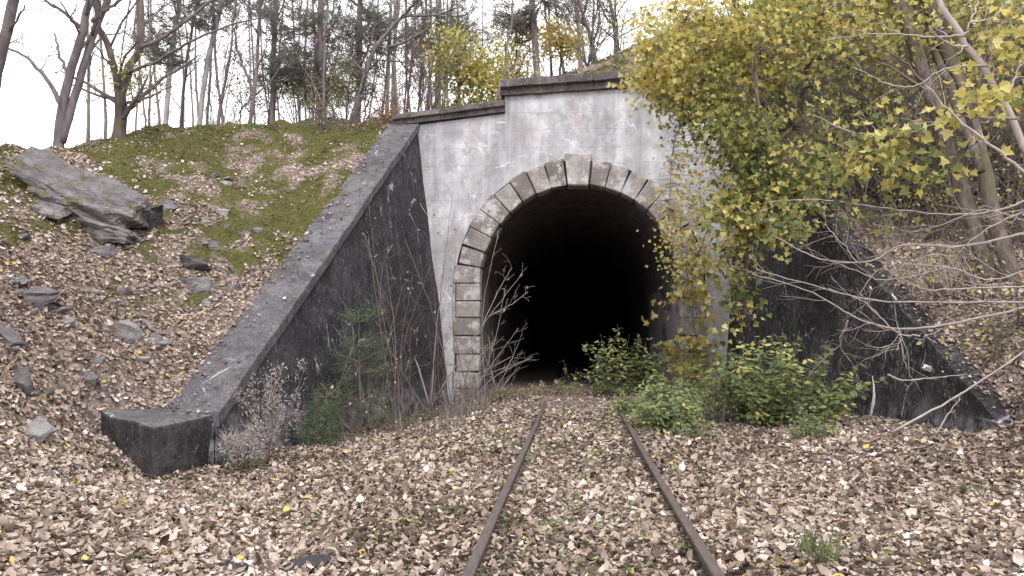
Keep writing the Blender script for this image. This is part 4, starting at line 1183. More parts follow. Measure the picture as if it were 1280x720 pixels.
maple('leaning_tree', 'left of two thick brown trunks leaning left on the right bank', 204, 14.3,
      [([(1238, 345), (1208, 255), (1172, 145), (1136, 40), (1120, -8)], .15, .10, 1.0, 4)],
      [([(1172, 145), (1150, 100), (1120, 70), (1085, 55)], .03, .01, 14.5, -.5)],
      [(1090, 45, 15, 70, 45, 1.0, 70, 6, (.085, .14), (.35, .8))], 'bark_rough', nb=12)
maple('leaning_tree', 'right of two thick brown trunks leaning left on the right bank', 205, 14.0,
      [([(1266, 350), (1238, 250), (1214, 150), (1190, 78), (1156, -6)], .14, .10, 1.2, 4), ([(1226, 215), (1180, 90), (1150, 20)], .08, .05, 1.6, 2)],
      [([(1214, 150), (1230, 90), (1262, 50)], .03, .01, 14, -.5)],
      [(1225, 25, 15, 75, 45, 1.0, 130, 6, (.085, .14), (.35, .8)), (1240, 110, 15, 50, 50, 1, 60, 5, (.085, .14), (.2, .7))], 'bark_rough', nb=12)
maple('pale_sapling', 'pale slanting sapling stem crossing the upper right corner', 206, 9.6,
      [([(1330, 300), (1285, 190), (1250, 118), (1214, 62), (1172, -6)], .045, .03, .6, 1.5)],
      [([(1236, 82), (1190, 84), (1165, 94), (1140, 108), (1108, 104), (1065, 84)], .016, .005, 9.7, .6), ([(1210, 58), (1186, 55), (1162, 34)], .014, .008, 9.7, -.2), ([(1206, 45), (1165, 45), (1085, 43), (1022, 52)], .014, .004, 9.8, .8),
       ([(1272, 148), (1230, 147), (1186, 147), (1140, 165), (1068, 166), (1018, 144)], .016, .004, 9.6, .8), ([(1290, 222), (1240, 183), (1193, 144), (1158, 108)], .018, .008, 9.0, .3), ([(1206, 45), (1215, 22), (1224, -4)], .012, .006, 9.7, .1), ([(1213, 28), (1240, 22), (1262, 0)], .012, .005, 9.7, .1),
       ([(1256, 125), (1275, 85), (1290, 60)], .012, .005, 9.6, .2)],
      [(1218, 120, 9.6, 30, 22, .3, 24, 4, (.10, .16), (.45, .75)), (1258, 45, 9.8, 26, 30, .3, 22, 4, (.10, .15), (.45, .75)), (1100, 178, 10, 46, 32, .4, 46, 4, (.10, .15), (.25, .85)), (1160, 205, 10.4, 50, 26, .4, 24, 3, (.1, .15), (.2, .6)), (1060, 215, 10.6, 40, 26, .4, 22, 3, (.1, .15), (.2, .65))],
      'twig_pale', branch_mat='twig_pale', nb=3, base_px=1345, sub=4, rs=1.2, rmin=.006)
maple('bare_shrub', 'bare shrub whose long grey boughs arch left across the right wing wall', 207, 10.4,
      [([(1345, 470), (1335, 400), (1318, 340), (1300, 280)], .035, .02, 0, .5)],
      [([(1318, 300), (1280, 293), (1200, 308), (1130, 306), (1090, 326), (1035, 326), (1000, 312), (965, 293)], .018, .004, 10.4, 1.2), ([(1310, 255), (1280, 264), (1235, 285), (1205, 308)], .014, .006, 10.4, .2),
       ([(1322, 352), (1280, 358), (1220, 360), (1160, 362), (1128, 350)], .013, .004, 10.2, .6), ([(1185, 334), (1140, 345), (1100, 350), (1070, 338), (1036, 326)], .009, .005, 10.9, .5),
       ([(1326, 380), (1280, 378), (1180, 378), (1090, 375), (1020, 358), (945, 336)], .014, .004, 10.4, 1.4), ([(1324, 372), (1280, 385), (1200, 402), (1140, 411), (1090, 405), (1050, 385), (1000, 360), (940, 342)], .016, .004, 10.4, 1.4),
       ([(1124, 410), (1126, 425), (1120, 438)], .008, .004, 10.8, 0), ([(1150, 420), (1120, 415), (1085, 380), (1035, 360)], .009, .004, 10.8, .4), ([(1300, 330), (1240, 350), (1190, 335), (1130, 330)], .01, .004, 10.3, .5),
       ([(1310, 240), (1250, 262), (1190, 268), (1120, 262), (1030, 250), (960, 252)], .013, .004, 10.6, 1.2), ([(1280, 275), (1230, 262), (1180, 280), (1140, 290)], .008, .003, 10.5, .4),
       ([(1075, 330), (1050, 300), (1030, 280)], .008, .003, 11.3, .4), ([(1060, 400), (1050, 430), (1066, 455)], .008, .003, 11.4, .6)],
      [(980, 270, 11.6, 30, 18, .3, 14, 4, (.09, .13), (.2, .5)), (1095, 270, 11.2, 40, 25, .4, 10, 3, (.1, .15), (.15, .4))],
      'twig_pale', 'shrub', branch_mat='twig_pale', nb=1, base_px=1350, sub=6, rs=1.25, rmin=.007)

for k, (px, Y, hgt, w_) in enumerate([(1070, 17.6, 1.5, 60), (1120, 16.6, 1.5, 60), (1165, 15.8, 1.4, 60), (1205, 17.2, 1.7, 70), (1290, 15.5, 1.8, 70), (1180, 13.6, 1.0, 50), (1300, 12.6, 1.3, 60)]):
    rg = random.Random(560 + k)
    b = base_at(px, Y)
    root = thing('low_brush', b, 'low tangled brown brush with a few leaves on the bank above the right wing wall', 'shrub', 'low brush on the right bank')
    St = Tubes(); Br = Tubes(); lv = Leaves(); sk = []
    for j in range(14):
        q = grow(rg, b + np.array([rg.gauss(0, .3), rg.gauss(0, .3), -.1]), unit([rg.gauss(-.2, .6), rg.gauss(-.15, .4), 1]), hgt * rg.uniform(.7, 1.4), 8, .14, -.04)
        l = (q, np.linspace(.014, .005, len(q))); St.add(q, l[1], 4); sk.append(q)
        for s1 in spawn(rg, l, 6, .15, (.3, .9), (.4, 1.2), .2, -.02, .55, 5, .004):
            Br.add(s1[0], s1[1], 3); sk.append(s1[0])
    hang_leaves(rg, Br, lv, sk, (b[0], b[1] - .2, b[2] + hgt * .5, w_ / PXM(Y), .7, hgt * .5), 34, 5, (.06, .11), (.1, .8), LEAF_OVAL, var=.15)
    St.build('stems', M['twig_brown'], root); Br.build('branches', M['twig_brown'], root)['kind'] = 'stuff'; lv.build('leaves', M['autumn'], root)
# dark brushy shrubs on the slope behind
for k, (px, Y, hgt, w_) in enumerate([(985, 20.5, 3.2, 60), (1030, 19.5, 3.2, 70), (1075, 19.2, 3.4, 70), (1125, 18.8, 3.4, 70), (1170, 18.0, 3.0, 70), (1040, 21, 3.6, 70), (1095, 21.5, 3.8, 70), (1150, 21.5, 4.0, 70), (1205, 19.5, 3.6, 70), (1262, 18.5, 3.6, 70), (1075, 23.5, 4.5, 80), (1180, 24, 4.5, 90), (1290, 22, 4.5, 80), (940, 22.5, 3.5, 60), (1250, 26, 5, 90), (1000, 25, 5, 80), (1120, 27, 5, 90)]):
    rg = random.Random(500 + k)
    b = base_at(px, Y)
    root = thing('brush_shrub', b, 'dense brown brushwood shrub on the steep bank behind the leaning trunks', 'shrub', 'brushwood shrubs on the right bank')
    St = Tubes(); Br = Tubes(); lv = Leaves(); sk = []
    for j in range(20):
        d = unit([rg.gauss(0, .4), rg.gauss(-.15, .3), 1])
        q = grow(rg, b + np.array([rg.gauss(0, .25), rg.gauss(0, .25), -.1]), d, hgt * rg.uniform(.7, 1.2), 8, .1, .0)
        l = (q, np.linspace(.035, .008, len(q))); St.add(q, l[1], 5); sk.append(q)
        for s in spawn(rg, l, 10, .1, (.5, 1.4), (.4, 1.1), .18, .0, .5, 5, .006):
            Br.add(s[0], s[1], 3); sk.append(s[0])
            for s2 in spawn(rg, s, 3, .2, (.2, .6), (.4, 1.1), .15, 0, .6, 3, .005): Br.add(s2[0], s2[1], 3)
    hang_leaves(rg, Br, lv, sk, (b[0], b[1] - .3, b[2] + hgt * .5, w_ / PXM(Y) * .9, 1.0, hgt * .5), 95, 6, (.07, .12), (.05, .8), LEAF_OVAL, var=.15)
    St.build('stems', M['twig_dark'], root); Br.build('branches', M['twig_dark'], root)['kind'] = 'stuff'; lv.build('leaves', M['autumn'], root)

for k, (Y, hgt, lab) in enumerate([(12.2, .7, 'lowest bramble along the top edge of the right wing wall'), (13.6, .9, 'second lowest bramble along the top edge of the right wing wall'), (15.2, 1.1, 'bramble halfway up the top edge of the right wing wall'), (16.8, 1.2, 'bramble on the upper half of the right wing wall edge'), (18.4, 1.3, 'highest bramble along the right wing wall edge, under the yellow tree')]):
    rg = random.Random(700 + k)
    p = wr_in(np.array([Y]))[0]
    b = onground(p[0] + RW + .35, Y)
    root = thing('bramble', b, lab, 'bramble'); St = Tubes(); lv = Leaves(); tw = Tubes(); sk = []
    for j in range(13):
        o = b + np.array([rg.gauss(0, .25), rg.gauss(0, .5), -.05])
        L = hgt * rg.uniform(.8, 1.7); dx = rg.uniform(-1.1, .5)
        q = smooth_poly([o, o + np.array([dx * .3, rg.gauss(-.1, .2), L * .5]), o + np.array([dx * .8, rg.gauss(-.2, .3), L * .45]), o + np.array([dx * 1.2, rg.gauss(-.3, .3), L * .05])], 10)
        St.add(q, np.linspace(.010, .004, 10), 4); sk.append(q)
        for s_ in spawn(rg, (q, np.full(10, .006)), 4, .2, (.2, .6), (.4, 1.1), .15, -.03, .7, 4, .003): St.add(s_[0], s_[1], 3); sk.append(s_[0])
    hang_leaves(rg, tw, lv, sk, (b[0] - .2, b[1] - .1, b[2] + hgt * .35, .7, .6, hgt * .5), 26, 4, (.05, .10), (.05, .8), LEAF_OVAL, r_tw=.004, var=.15)
    St.build('stems', M['twig_pale'] if k % 2 else M['twig_brown'], root)['kind'] = 'stuff'; tw.build('twigs', M['twig_brown'], root)['kind'] = 'stuff'; lv.build('leaves', M['autumn'], root)
# ------------------------------------------------------------------ saplings and bushes in the cutting
def sapling(name, label, base, limbs, seed, mat, leaf=None, cat='sapling', nb=4, Lr=(.2, .7), rbase=None):
    rg = random.Random(seed); root = thing(name, base, label, cat); St = Tubes(); Br = Tubes(); lv = Leaves(); ends = []
    for pts, r0, r1, Y, dY in limbs:
        q, r = px_limb(rg, pts, Y, r0, r1, dY, n=5 * len(pts), jit=.008)
        St.add(q, r, 5)
        for s in spawn(rg, (q, r), nb, .2, Lr, (.4, 1.0), .14, .04, .55, 5, .004):
            Br.add(s[0], s[1], 3); ends.append(s[0][-1]); ends.append(s[0][3])
            for s2 in spawn(rg, s, 2, .3, (.1, .35), (.4, 1.0), .12, .02, .6, 3, .003): Br.add(s2[0], s2[1], 3); ends.append(s2[0][-1])
    St.build('stems', M[mat], root); Br.build('twigs', M[mat], root)['kind'] = 'stuff'
    if leaf:
        n = len(ends); sel = [e for e in ends if rg.random() < leaf[1]]
        if sel:
            m_ = len(sel)
            lv.add(LEAF_CURL, sel, [[rg.gauss(0, 1), rg.gauss(-.4, 1), rg.gauss(0, .6)] for _ in range(m_)], [[rg.gauss(0, .4), rg.gauss(0, .4), -1] for _ in range(m_)], [rg.uniform(*leaf[2]) for _ in range(m_)], [rg.random() for _ in range(m_)])
            lv.build('leaves', M[leaf[0]], root)
    return root
sb = onground(W(538, 505, 18.6)[0], 18.6)
sapling('bare_sapling', 'bare pale sapling with spreading stems between wing wall and arch', sb,
        [([(538, 512), (515, 436), (492, 381), (469, 349), (414, 299)], 0.022, .006, 18.6, -.6), ([(538, 508), (583, 436), (612, 395), (652, 343)], .015, .004, 18.6, -.3), ([(538, 508), (547, 398), (561, 343), (561, 313), (525, 254)], .018, .006, 18.6, .3),
         ([(469, 349), (462, 325), (460, 300)], .01, .004, 18.1, 0), ([(492, 381), (450, 378), (405, 380)], .01, .004, 18.3, -.2), ([(560, 315), (572, 285), (582, 262)], .009, .004, 18.8, 0), ([(612, 395), (640, 380), (660, 365)], .01, .004, 18.4, 0), ([(600, 412), (625, 360), (640, 335)], .01, .004, 18.4, 0), ([(560, 470), (590, 455), (610, 430)], .01, .004, 18.5, 0)],
        31, 'twig_pale', ('dead_leaf', .2, (.07, .11)), nb=5, Lr=(.15, .5))
for k, (x, y, Y, tips_, lab) in enumerate([
    (478, 525, 14.9, [(450, 340), (478, 310), (505, 380), (430, 400)], 'thicket of thin dead stems with pinkish leaves against the left wing wall'),
    (515, 512, 16.9, [(520, 300), (505, 260), (530, 350)], 'tall thin twiggy brush where left wing wall meets the facade'),
    (560, 505, 18.9, [(575, 440), (560, 420), (590, 455), (545, 450)], 'low dead brush at the foot of the facade left of the arch'),
    (430, 540, 13.6, [(420, 450), (445, 430), (400, 470), (460, 470)], 'low dead brush at the foot of the left wing wall around the young pine'),
    (605, 500, 20.0, [(612, 395), (628, 410), (640, 430)], 'tangle of pale roots and twigs at the left foot of the arch')]):
    b = onground(W(x, y, Y)[0], Y)
    rg = random.Random(40 + k)
    L = []
    for j in range([9, 9, 12, 12, 12][k]):
        tx, ty = rg.choice(tips_)
        tx += rg.gauss(0, 22); ty += rg.gauss(20, 45); x0 = x + rg.gauss(0, 24)
        L.append(([(x0, y + 4), ((x0 + tx) / 2 + rg.gauss(0, 8), (y + ty) / 2), (tx, ty)], .011, .005, Y - rg.uniform(0, .4), rg.uniform(-.3, .15)))
    sapling('dry_brush', lab, b, L, 45 + k, 'twig_brown' if k < 4 else 'twig_pale', ('dead_leaf', .10 if k < 4 else .03, (.05, .085)), 'brush', nb=6, Lr=(.3, .9))

# young pine in front of the left wing wall
def young_pine(px, py, Y, hpx, label, seed, dens=.75, mat='needle_young', name='young_pine'):
    rg = random.Random(seed); b = onground(W(px, py, Y)[0], Y); root = thing(name, b, label, 'young pine')
    H = hpx / PXM(Y); T = Tubes(); Bt = Tubes(); lv = Leaves(); tips = []
    q = grow(rg, b + np.array([0, 0, -.1]), [0.02, 0, 1], H + .1, 10, .03, .02); T.add(q, np.linspace(.024, .006, len(q)), 6)
    for w in range(7):
        t = .12 + .8 * w / 6; p = q[int(t * 10)]
        for a in range(5):
            az = a * 1.257 + w * .6 + rg.gauss(0, .25); L = (1.05 - t * .75) * H * .45 * rg.uniform(.6, 1.1)
            s = grow(rg, p, [math.cos(az), math.sin(az), .25], L, 6, .07, .05); Bt.add(s, np.linspace(.01, .004, len(s)), 4)
            for j in range(2, 7): tips.append((s[j], unit(s[j] - s[j - 1])))
            for s2 in spawn(rg, (s, np.full(len(s), .006)), 3, .3, (.12, .3), (.5, .9), .05, .05, .7, 3, .003): Bt.add(s2[0], s2[1], 3); tips += [(s2[0][-1], unit(s2[0][-1] - s2[0][0])), (s2[0][2], unit(s2[0][-1] - s2[0][0]))]
    tips.append((q[-1], np.array([0, 0, 1.])))
    needle_tufts(rg, lv, [t for t in tips if rg.random() < dens], 9, .12, (0, .9), .10)
    T.build('trunk', M['twig_brown'], root); Bt.build('branches', M['twig_brown'], root); lv.build('needles', M[mat], root)
young_pine(452, 535, 14.0, 158, 'young green pine growing in front of the left wing wall', 61)
young_pine(402, 548, 12.6, 70, 'small low pine seedling left of the young green pine', 62, .45)

# dry plumed weed by the end block
def plume_weed(px, py, Y, hpx, label, seed):
    rg = random.Random(seed); b = onground(W(px, py, Y)[0], Y); root = thing('dry_weed', b, label, 'weed'); St = Tubes(); lv = Leaves(); H = hpx / PXM(Y); tips = []
    for j in range(9):
        q = grow(rg, b, [rg.gauss(0, .26), rg.gauss(0, .2), 1], H * rg.uniform(.6, 1.05), 9, .07, -.01); St.add(q, np.linspace(.008, .003, len(q)), 4)
        for s in spawn(rg, (q, np.full(len(q), .004)), 14, .3, (.1, .3), (.4, .9), .1, .02, .8, 4, .0025):
            St.add(s[0], s[1], 3); tips += [(s[0][i], unit(s[0][-1] - s[0][0])) for i in (2, 3, 4)]
    needle_tufts(rg, lv, [t for t in tips if rg.random() < .5], 8, .055, (0, 1), .22)
    St.build('stems', M['twig_brown'], root); lv.build('plumes', M['plume'], root)
plume_weed(334, 588, 10.7, 128, 'pale dry plumed weed beside the end block of the left wing wall', 63)
plume_weed(300, 592, 10.2, 50, 'short dry weed just left of the pale plumed weed', 64)

def bush(label, px, py, Y, wpx, hpx, seed, n=26, crange=(.2, .8), size=(.05, .09), per=12, mat='bush_leaf', name='leafy_bush', upright=.8, tmat='twig_brown', shape=LEAF_OVAL, depth=.5):
    rg = random.Random(seed); b = onground(W(px, py, Y)[0], Y); root = thing(name, b, label, 'bush'); St = Tubes(); lv = Leaves()
    w, H = wpx / PXM(Y) / 2, hpx / PXM(Y)
    pos, nr, tp, sz, rn = [], [], [], [], []
    for j in range(n):
        x0 = rg.uniform(-w, w) * .85; hh = H * (1 - .55 * (x0 / w) ** 2) * rg.uniform(.55, 1.08)
        y0 = rg.uniform(-depth, depth)
        st = onground(b[0] + x0 * .6, b[1] + y0 * .7, -.05)
        q = grow(rg, st, [x0 * .5 + rg.gauss(0, .2), y0 * .3 + rg.gauss(0, .2), upright], hh, 8, .08, .0); St.add(q, np.linspace(.007, .003, len(q)), 3)
        c0 = rg.uniform(*crange)
        for i in range(per):
            u = rg.uniform(1.0, 7.99); k = int(u); p = q[k] + (q[min(k + 1, 8)] - q[k]) * (u - k); az = rg.uniform(0, 6.283)
            o_ = np.array([math.cos(az), math.sin(az), .1])
            pos.append(p + o_ * rg.uniform(0, .08)); tp.append(o_ + np.array([0, 0, -.3])); nr.append([o_[0] * .3 + rg.gauss(0, .3), o_[1] * .3 - .2 + rg.gauss(0, .3), 1]); sz.append(rg.uniform(*size)); rn.append(min(1, max(0, c0 + rg.gauss(0, .13))))
    lv.add(shape, pos, nr, tp, sz, rn)
    St.build('stems', M[tmat], root); lv.build('leaves', M[mat], root)
    return root
bush('upright green nettle-like bush in front of the right half of the tunnel mouth', 782, 510, 18.4, 104, 92, 81, 60, (.3, .95), (.08, .14), 26)
bush('slim pale tall weed left of the nettle-like bush', 716, 492, 19.4, 20, 48, 82, 5, (.4, .9), (.06, .1), 12)
bush('tall thin weed topped with whitish leaves inside the tunnel mouth', 762, 500, 19.5, 40, 88, 88, 6, (.6, 1), (.05, .09), 10)
bush('yellowing bush at the foot of the right jamb', 878, 500, 17.6, 70, 60, 83, 40, (.35, 1), (.08, .13), 20)
bush('wide green and yellow bush in front of the right wing wall', 975, 572, 13.6, 150, 118, 84, 110, (.15, 1.0), (.085, .15), 34, depth=.8)
bush('low leafy plant in front of the yellowing bush', 905, 560, 13.9, 90, 75, 85, 40, (.1, .8), (.06, .1), 20, depth=.6)
bush('bright green low plant on the right of the wide bush', 1015, 592, 11.8, 70, 50, 86, 26, (.3, .7), (.05, .08), 18)
bush('low green plant beside the right rail', 826, 590, 12.6, 62, 62, 87, 36, (.2, .75), (.07, .12), 20)
bush('small green plant between bush and right rail end', 862, 600, 12.0, 56, 46, 89, 24, (.2, .6), (.05, .08), 14)
bush('thin tall leafy sprig rising above the wide bush at its left', 985, 500, 14.2, 16, 66, 91, 3, (.3, .6), (.08, .12), 10)
bush('thin leafy sprig rising above the wide bush at its right', 1040, 520, 14.0, 30, 72, 92, 5, (.3, .6), (.08, .12), 12)
bush('low brownish weeds in the middle of the track before the tunnel mouth', 700, 508, 18.2, 120, 26, 94, 40, (.2, .8), (.05, .09), 12, 'straw_leaf')
bush('green weeds covering the right rail below the nettle-like bush', 790, 548, 14.8, 70, 34, 95, 34, (.2, .85), (.06, .1), 16)
bush('low yellowish weeds over the right rail beside the bright green plant', 806, 574, 13.4, 50, 26, 96, 22, (.4, .95), (.05, .09), 14)
bush('dry low weeds left of the left rail near the portal', 640, 512, 17.4, 90, 24, 97, 34, (.1, .7), (.05, .08), 12, 'straw_leaf')
bush('leafy green weeds sprawling over the right rail in front of the wide bush', 838, 566, 13.2, 92, 58, 98, 60, (.15, .9), (.06, .11), 20)
bush('green bramble mound between right rail and the yellowing bush', 842, 532, 15.6, 100, 52, 99, 50, (.15, .9), (.07, .12), 20)
bush('little green weed under the dry plumed weed', 318, 592, 10.4, 44, 28, 93, 12, (.1, .5), (.04, .07), 14)

def tuft(px, py, wpx, hpx, label, seed, n=60, mat='bush_leaf', cr=(.2, .8)):
    rg = random.Random(seed); g = G(px, py); s = 1 / PXM(g[1]); lv = Leaves()
    shp = (np.array([(-.02, 0, 0), (.02, 0, 0), (.018, .5, .04), (0, 1, .24), (-.018, .5, .04)]), np.array([[0, 1, 2], [0, 2, 4], [4, 2, 3]]))
    pos, nr, tp, sz, rn = [], [], [], [], []
    for _ in range(n):
        a = rg.uniform(0, 6.283); r = rg.random() ** .5 * wpx * s / 2
        p = onground(g[0] + r * math.cos(a), g[1] + r * math.sin(a), -.01)
        pos.append(p); d = [rg.gauss(0, .4), rg.gauss(0, .4), 1]; tp.append(d); nr.append([rg.gauss(0, 1), rg.gauss(0, 1), .2]); sz.append(hpx * s * rg.uniform(.5, 1.1)); rn.append(min(1, max(0, rg.uniform(*cr))))
    lv.add(shp, pos, nr, tp, sz, rn)
    o = lv.build('grass_tuft', M[mat]); del o['kind']
    return tag(o, label, 'grass')
tuft(1020, 705, 44, 46, 'tall grass tuft at the bottom edge right of the track', 1, 90, cr=(.1, .6))
tuft(758, 708, 30, 14, 'small bright grass tuft between the rails nearest the camera', 2, 50, cr=(.4, .8))
tuft(641, 662, 26, 14, 'moss green tuft just inside the left rail', 3, 50)
tuft(806, 682, 34, 16, 'low grass tuft just inside the right rail', 4, 40)
tuft(165, 703, 42, 22, 'dark green grass tuft at bottom left among leaves', 5, 60, cr=(0, .4))
tuft(800, 660, 24, 12, 'sparse grass tuft beside the right rail, second from the bottom', 6, 30)
tuft(520, 575, 50, 14, 'patch of short grass left of the track', 7, 60, cr=(.1, .5))
tuft(690, 560, 30, 12, 'short grass patch between the rails farther along', 8, 40, cr=(.1, .5))

# ------------------------------------------------------------------ fallen wood
def log(pts, Y, r, label, name='dead_branch', dz=.02, mat='dead_wood', seed=1):
    rg = random.Random(seed); P = []
    for x, y in pts:
        g = G(x, y) if Y is None else W(x, y, Y)
        P.append(g + np.array([0, 0, dz]))
    q = smooth_poly(P, 5 * len(P)); q += np.array([[rg.gauss(0, r * .25) for _ in range(3)] for _ in q])
    T = Tubes(); T.add(q, np.linspace(r, r * .5, len(q)) * np.array([rg.uniform(.85, 1.15) for _ in q]), 7)
    for s in spawn(rg, (q, np.linspace(r, r * .5, len(q))), 2, .3, (.1, .25), (.5, 1), .1, .02, .45, 3, .006): T.add(s[0], s[1], 4)
    o = T.build(name, M[mat]); return tag(o, label, 'branch')
log([(52, 684), (62, 650), (72, 618), (78, 598)], None, .035, 'dead branch lying on leaves at lower left', seed=1)
log([(88, 560), (105, 548), (122, 540)], None, .04, 'short dark log lying against the left end of the end block', seed=2, mat='bark_dark')
log([(178, 405), (195, 415), (214, 424)], None, .04, 'short grey branch between two pale stones on the bank', seed=3)
log([(84, 520), (90, 500)], None, .03, 'short grey stick above the dark log', seed=4)
log([(98, 508), (98, 492)], None, .03, 'second short grey stick, nearer the end block', seed=5)
log([(300, 600), (350, 590), (395, 580)], None, .025, 'thin stick in the leaves below the dry weed', seed=6)
log([(1115, 542), (1188, 502), (1238, 470), (1282, 440), (1330, 405)], 10.9, .018, 'thin grey dead branch propped against the low end of the right wing wall', seed=7, mat='twig_pale')
log([(1170, 545), (1185, 520), (1200, 500)], 10.9, .012, 'short twig leaning under the propped dead branch', seed=8, mat='twig_pale')
log([(1110, 470), (1130, 477), (1165, 474), (1205, 470)], 11.6, .014, 'bent twig hooked over the right wing wall below the coping', seed=9, mat='twig_pale')

# ------------------------------------------------------------------ leaf litter and moss (nobody could count them)
nr_ = np.random.default_rng(9)
def visible(x, y, z, mx=190, my=90):
    px, py, dz = project(np.stack([x, y, z], -1)); return (dz > .5) & (px > -mx) & (px < 1280 + mx) & (py > -my) & (py < 720 + my)
def in_walls(x, y):
    yl = np.clip(y, LB[1], PY); pl = LB[0] + (LA[0] - LB[0]) * (yl - LB[1]) / (LA[1] - LB[1])
    yr = np.clip(y, RB[1], PY); pr = RB[0] + (RA[0] - RB[0]) * (yr - RB[1]) / (RA[1] - RB[1])
    a = (y > LB[1] - .1) & (y < PY) & (x > pl - LW - .02) & (x < pl + .15 + .1 * (y - 10))
    b = (y > RB[1] - .1) & (y < PY) & (x < pr + RW * .7) & (x > pr - .1 - .08 * (y - 11))
    c = (y > PY - .1) & (y < PY + 1.0)
    return a | b | c
def scatter(n, x0, x1, y0, y1):
    x = nr_.uniform(x0, x1, n); y = nr_.uniform(y0, y1, n); z = height(x, y)
    k = visible(x, y, z) & ~in_walls(x, y)
    return x[k], y[k], z[k]
lit = Leaves()
for (n, x0, x1, y0, y1, shp, lift) in [(105000, -7, 7.5, 2.6, 8.5, LEAF_CURL, .04), (38000, -7, 7.5, 2.6, 8.5, LEAF_OAK, .04), (120000, -11, 10.5, 8.5, 15, LEAF_CURL, .035), (48000, -13, 14, 15, 21, LEAF_DIAM, .03), (16000, -12, 16, 21.5, 28, LEAF_DIAM, .03)]:
    x, y, z = scatter(n, x0, x1, y0, y1)
    ms = moss_mask(x, y)
    rnd = nr_.random(len(x))
    patch = fbm(x * .9, y * .9, 55, 3)
    keep = rnd > np.clip((ms - .30) * 1.5, 0, .80) + np.clip(-patch * .9 + .02, 0, .5)
    onrail = (np.abs(np.abs(x - PC) - .7535) < .075) & (nr_.random(len(x)) > .05)
    keep &= ~onrail
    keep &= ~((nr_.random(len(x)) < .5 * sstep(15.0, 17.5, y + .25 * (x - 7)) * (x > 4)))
    x, y, z = x[keep], y[keep], z[keep]; m_ = len(x)
    nn = gnormal(x, y) + nr_.normal(0, .44, (m_, 3))
    tp = nr_.normal(0, 1, (m_, 3))
    sz = np.clip(np.exp(nr_.normal(-3.0 if y0 < 8 else -2.88, .36, m_)), .022, .115) * (1.0 if y0 < 20 else 1.3)
    tone = np.clip(.48 + .8 * fbm(x * .8, y * .8, 66, 3) * .35 + nr_.normal(0, .24, m_), 0, .94)
    tone = np.where(nr_.random(m_) < .012, 1.0, tone)
    P = np.stack([x, y, z + nr_.uniform(.004, lift, m_)], -1)
    lit.add(shp, P, nn, tp, sz, tone)
# leaves lying on the copings and on the end block
for (A_, B_, wdt, sgn, n) in ((LA, LB, LW, -1, 230), (RA, RB, RW, 1, 500)):
    t = nr_.random(n) ** 1.1; v = 1 - nr_.random(n) ** 2.2 * .85
    P = B_ + (A_ - B_) * t[:, None] + np.stack([sgn * wdt * v, np.zeros(n), np.full(n, .03)], -1)
    lit.add(LEAF_CURL, P, np.array([0, -.4, 1]) + nr_.normal(0, .35, (n, 3)), nr_.normal(0, 1, (n, 3)), nr_.uniform(.05, .09, n), np.clip(nr_.normal(.4, .22, n), 0, .9))
n = 160; u, v = nr_.random(n), 1 - nr_.random(n) ** 2 * .7
P = np.array([lerp(lerp(l_, c_, a), lerp(bl_, b_, a), b) for a, b in zip(u, v)]) + np.array([0, 0, .02])
lit.add(LEAF_CURL, P, np.array([0, 0, 1]) + nr_.normal(0, .35, (n, 3)), nr_.normal(0, 1, (n, 3)), nr_.uniform(.05, .09, n), np.clip(nr_.normal(.45, .22, n), 0, .9))
lit.build('leaf_litter', M['litter'])

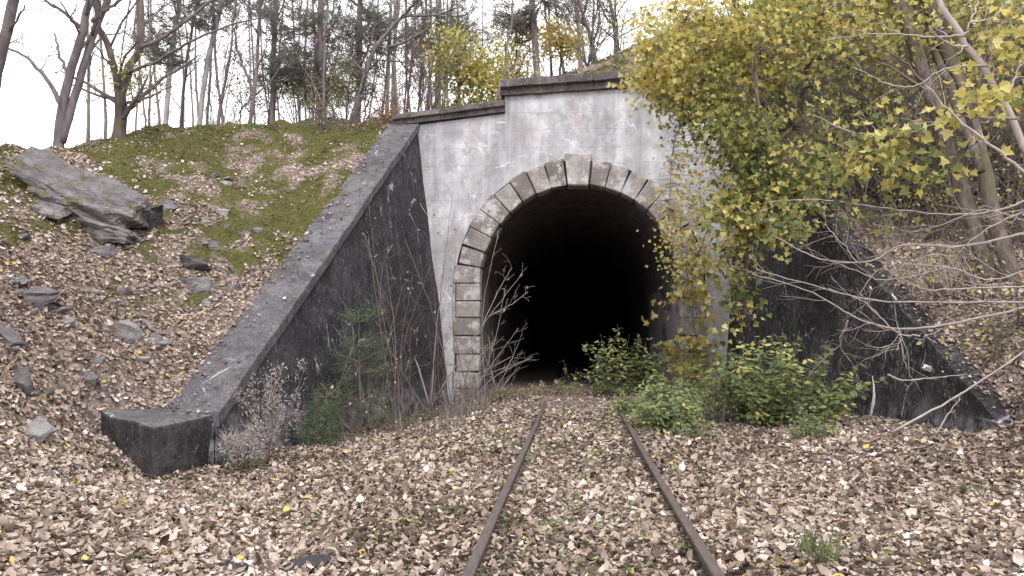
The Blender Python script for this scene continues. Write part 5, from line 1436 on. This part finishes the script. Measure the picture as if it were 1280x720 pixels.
tg_ = Tubes(); rg = random.Random(72)
for _ in range(1500):
    xx, yy = rg.uniform(-9, 8), rg.uniform(3, 16)
    if in_walls(np.array([xx]), np.array([yy]))[0]: continue
    a = rg.uniform(0, 3.14); L = rg.uniform(.08, .4)
    p = onground(xx, yy, rg.uniform(.02, .05)); e = onground(xx + L * math.cos(a), yy + L * math.sin(a), rg.uniform(.02, .06))
    mid = (p + e) / 2 + np.array([rg.gauss(0, .02), rg.gauss(0, .02), .01])
    tg_.add([p, mid, e], [.006, .005, .003], 4, rg.random())
tg_.build('fallen_twigs', M['twig_brown'])['kind'] = 'stuff'
wd = Leaves(); rg = random.Random(73)
for _ in range(280):
    cx0, cy0 = (rg.uniform(-7, 7), rg.uniform(3.2, 13)) if rg.random() < .6 else (PC + rg.gauss(0, .9), rg.uniform(3.2, 15))
    if in_walls(np.array([cx0]), np.array([cy0]))[0]: continue
    m_ = rg.randint(10, 40); sp0 = rg.uniform(.04, .16); b0 = rg.uniform(.1, .7)
    xs_ = np.array([cx0 + rg.gauss(0, sp0) for _ in range(m_)]); ys_ = np.array([cy0 + rg.gauss(0, sp0) for _ in range(m_)])
    P = np.stack([xs_, ys_, height(xs_, ys_) + np.array([rg.uniform(.02, .09) for _ in range(m_)])], -1)
    wd.add(LEAF_OVAL, P, np.array([[rg.gauss(0, .4), rg.gauss(0, .4), 1] for _ in range(m_)]), np.array([[rg.gauss(0, 1), rg.gauss(0, 1), .6] for _ in range(m_)]), np.array([rg.uniform(.02, .05) for _ in range(m_)]), np.clip(np.array([rg.gauss(b0, .15) for _ in range(m_)]), 0, .9))
wd.build('weeds', M['bush_leaf'])
mo = Leaves()
x, y, z = scatter(420000, -14, 6, 9.5, 27)
ms = moss_mask(x, y); k = nr_.random(len(x)) < np.clip((ms - .32) * 1.4, 0, .8) * np.clip(.8 + 2.2 * fbm(x * 3.1, y * 3.1, 93, 2), .15, 1)
x, y, z = x[k], y[k], z[k]; m_ = len(x)
shp = (np.array([(-.45, 0, 0), (.45, 0, 0), (0, 1, .1)]), np.array([[0, 1, 2]]))
tone = np.clip(.45 + 1.3 * fbm(x * 1.6, y * 1.6, 88, 3) + nr_.normal(0, .2, m_), 0, 1)
mo.add(shp, np.stack([x, y, z - .01], -1), nr_.normal(0, 1, (m_, 3)) + np.array([0, -.6, .3]), gnormal(x, y) + nr_.normal(0, .35, (m_, 3)), nr_.uniform(.018, .05, m_), tone)
mo.build('moss', M['moss_tuft'])
# thin dry grass and twigs along the foot of the walls
dg = Leaves(); tg = Tubes()
rg = random.Random(71)
shp = (np.array([(-.02, 0, 0), (.02, 0, 0), (0, 1, .12)]), np.array([[0, 1, 2]]))
P, Nn, Tt, S_, Rn = [], [], [], [], []
for (xa, xb, ya, yb, n, h0) in ((-4.6, -1.9, 12.5, 20.4, 5200, .5), (1.7, 5.2, 13, 20.4, 3000, .4), (-1.6, 1.6, 15, 20.5, 1500, .25)):
    for _ in range(n):
        xx, yy = rg.uniform(xa, xb), rg.uniform(ya, yb)
        if in_walls(np.array([xx]), np.array([yy]))[0] or float(fbm(xx * 1.3, yy * 1.3, 91, 3)) < rg.uniform(-.25, .45): continue
        P.append(onground(xx, yy)); Nn.append([rg.gauss(0, 1), rg.gauss(0, 1), .1]); Tt.append([rg.gauss(0, .45), rg.gauss(0, .45), 1]); S_.append(h0 * rg.uniform(.3, 1.1)); Rn.append(rg.random())
dg.add(shp, P, Nn, Tt, S_, Rn)
dg.build('dry_grass', M['straw'])
print('scene built', sum(len(o.data.polygons) for o in SC.objects if o.type == 'MESH'))
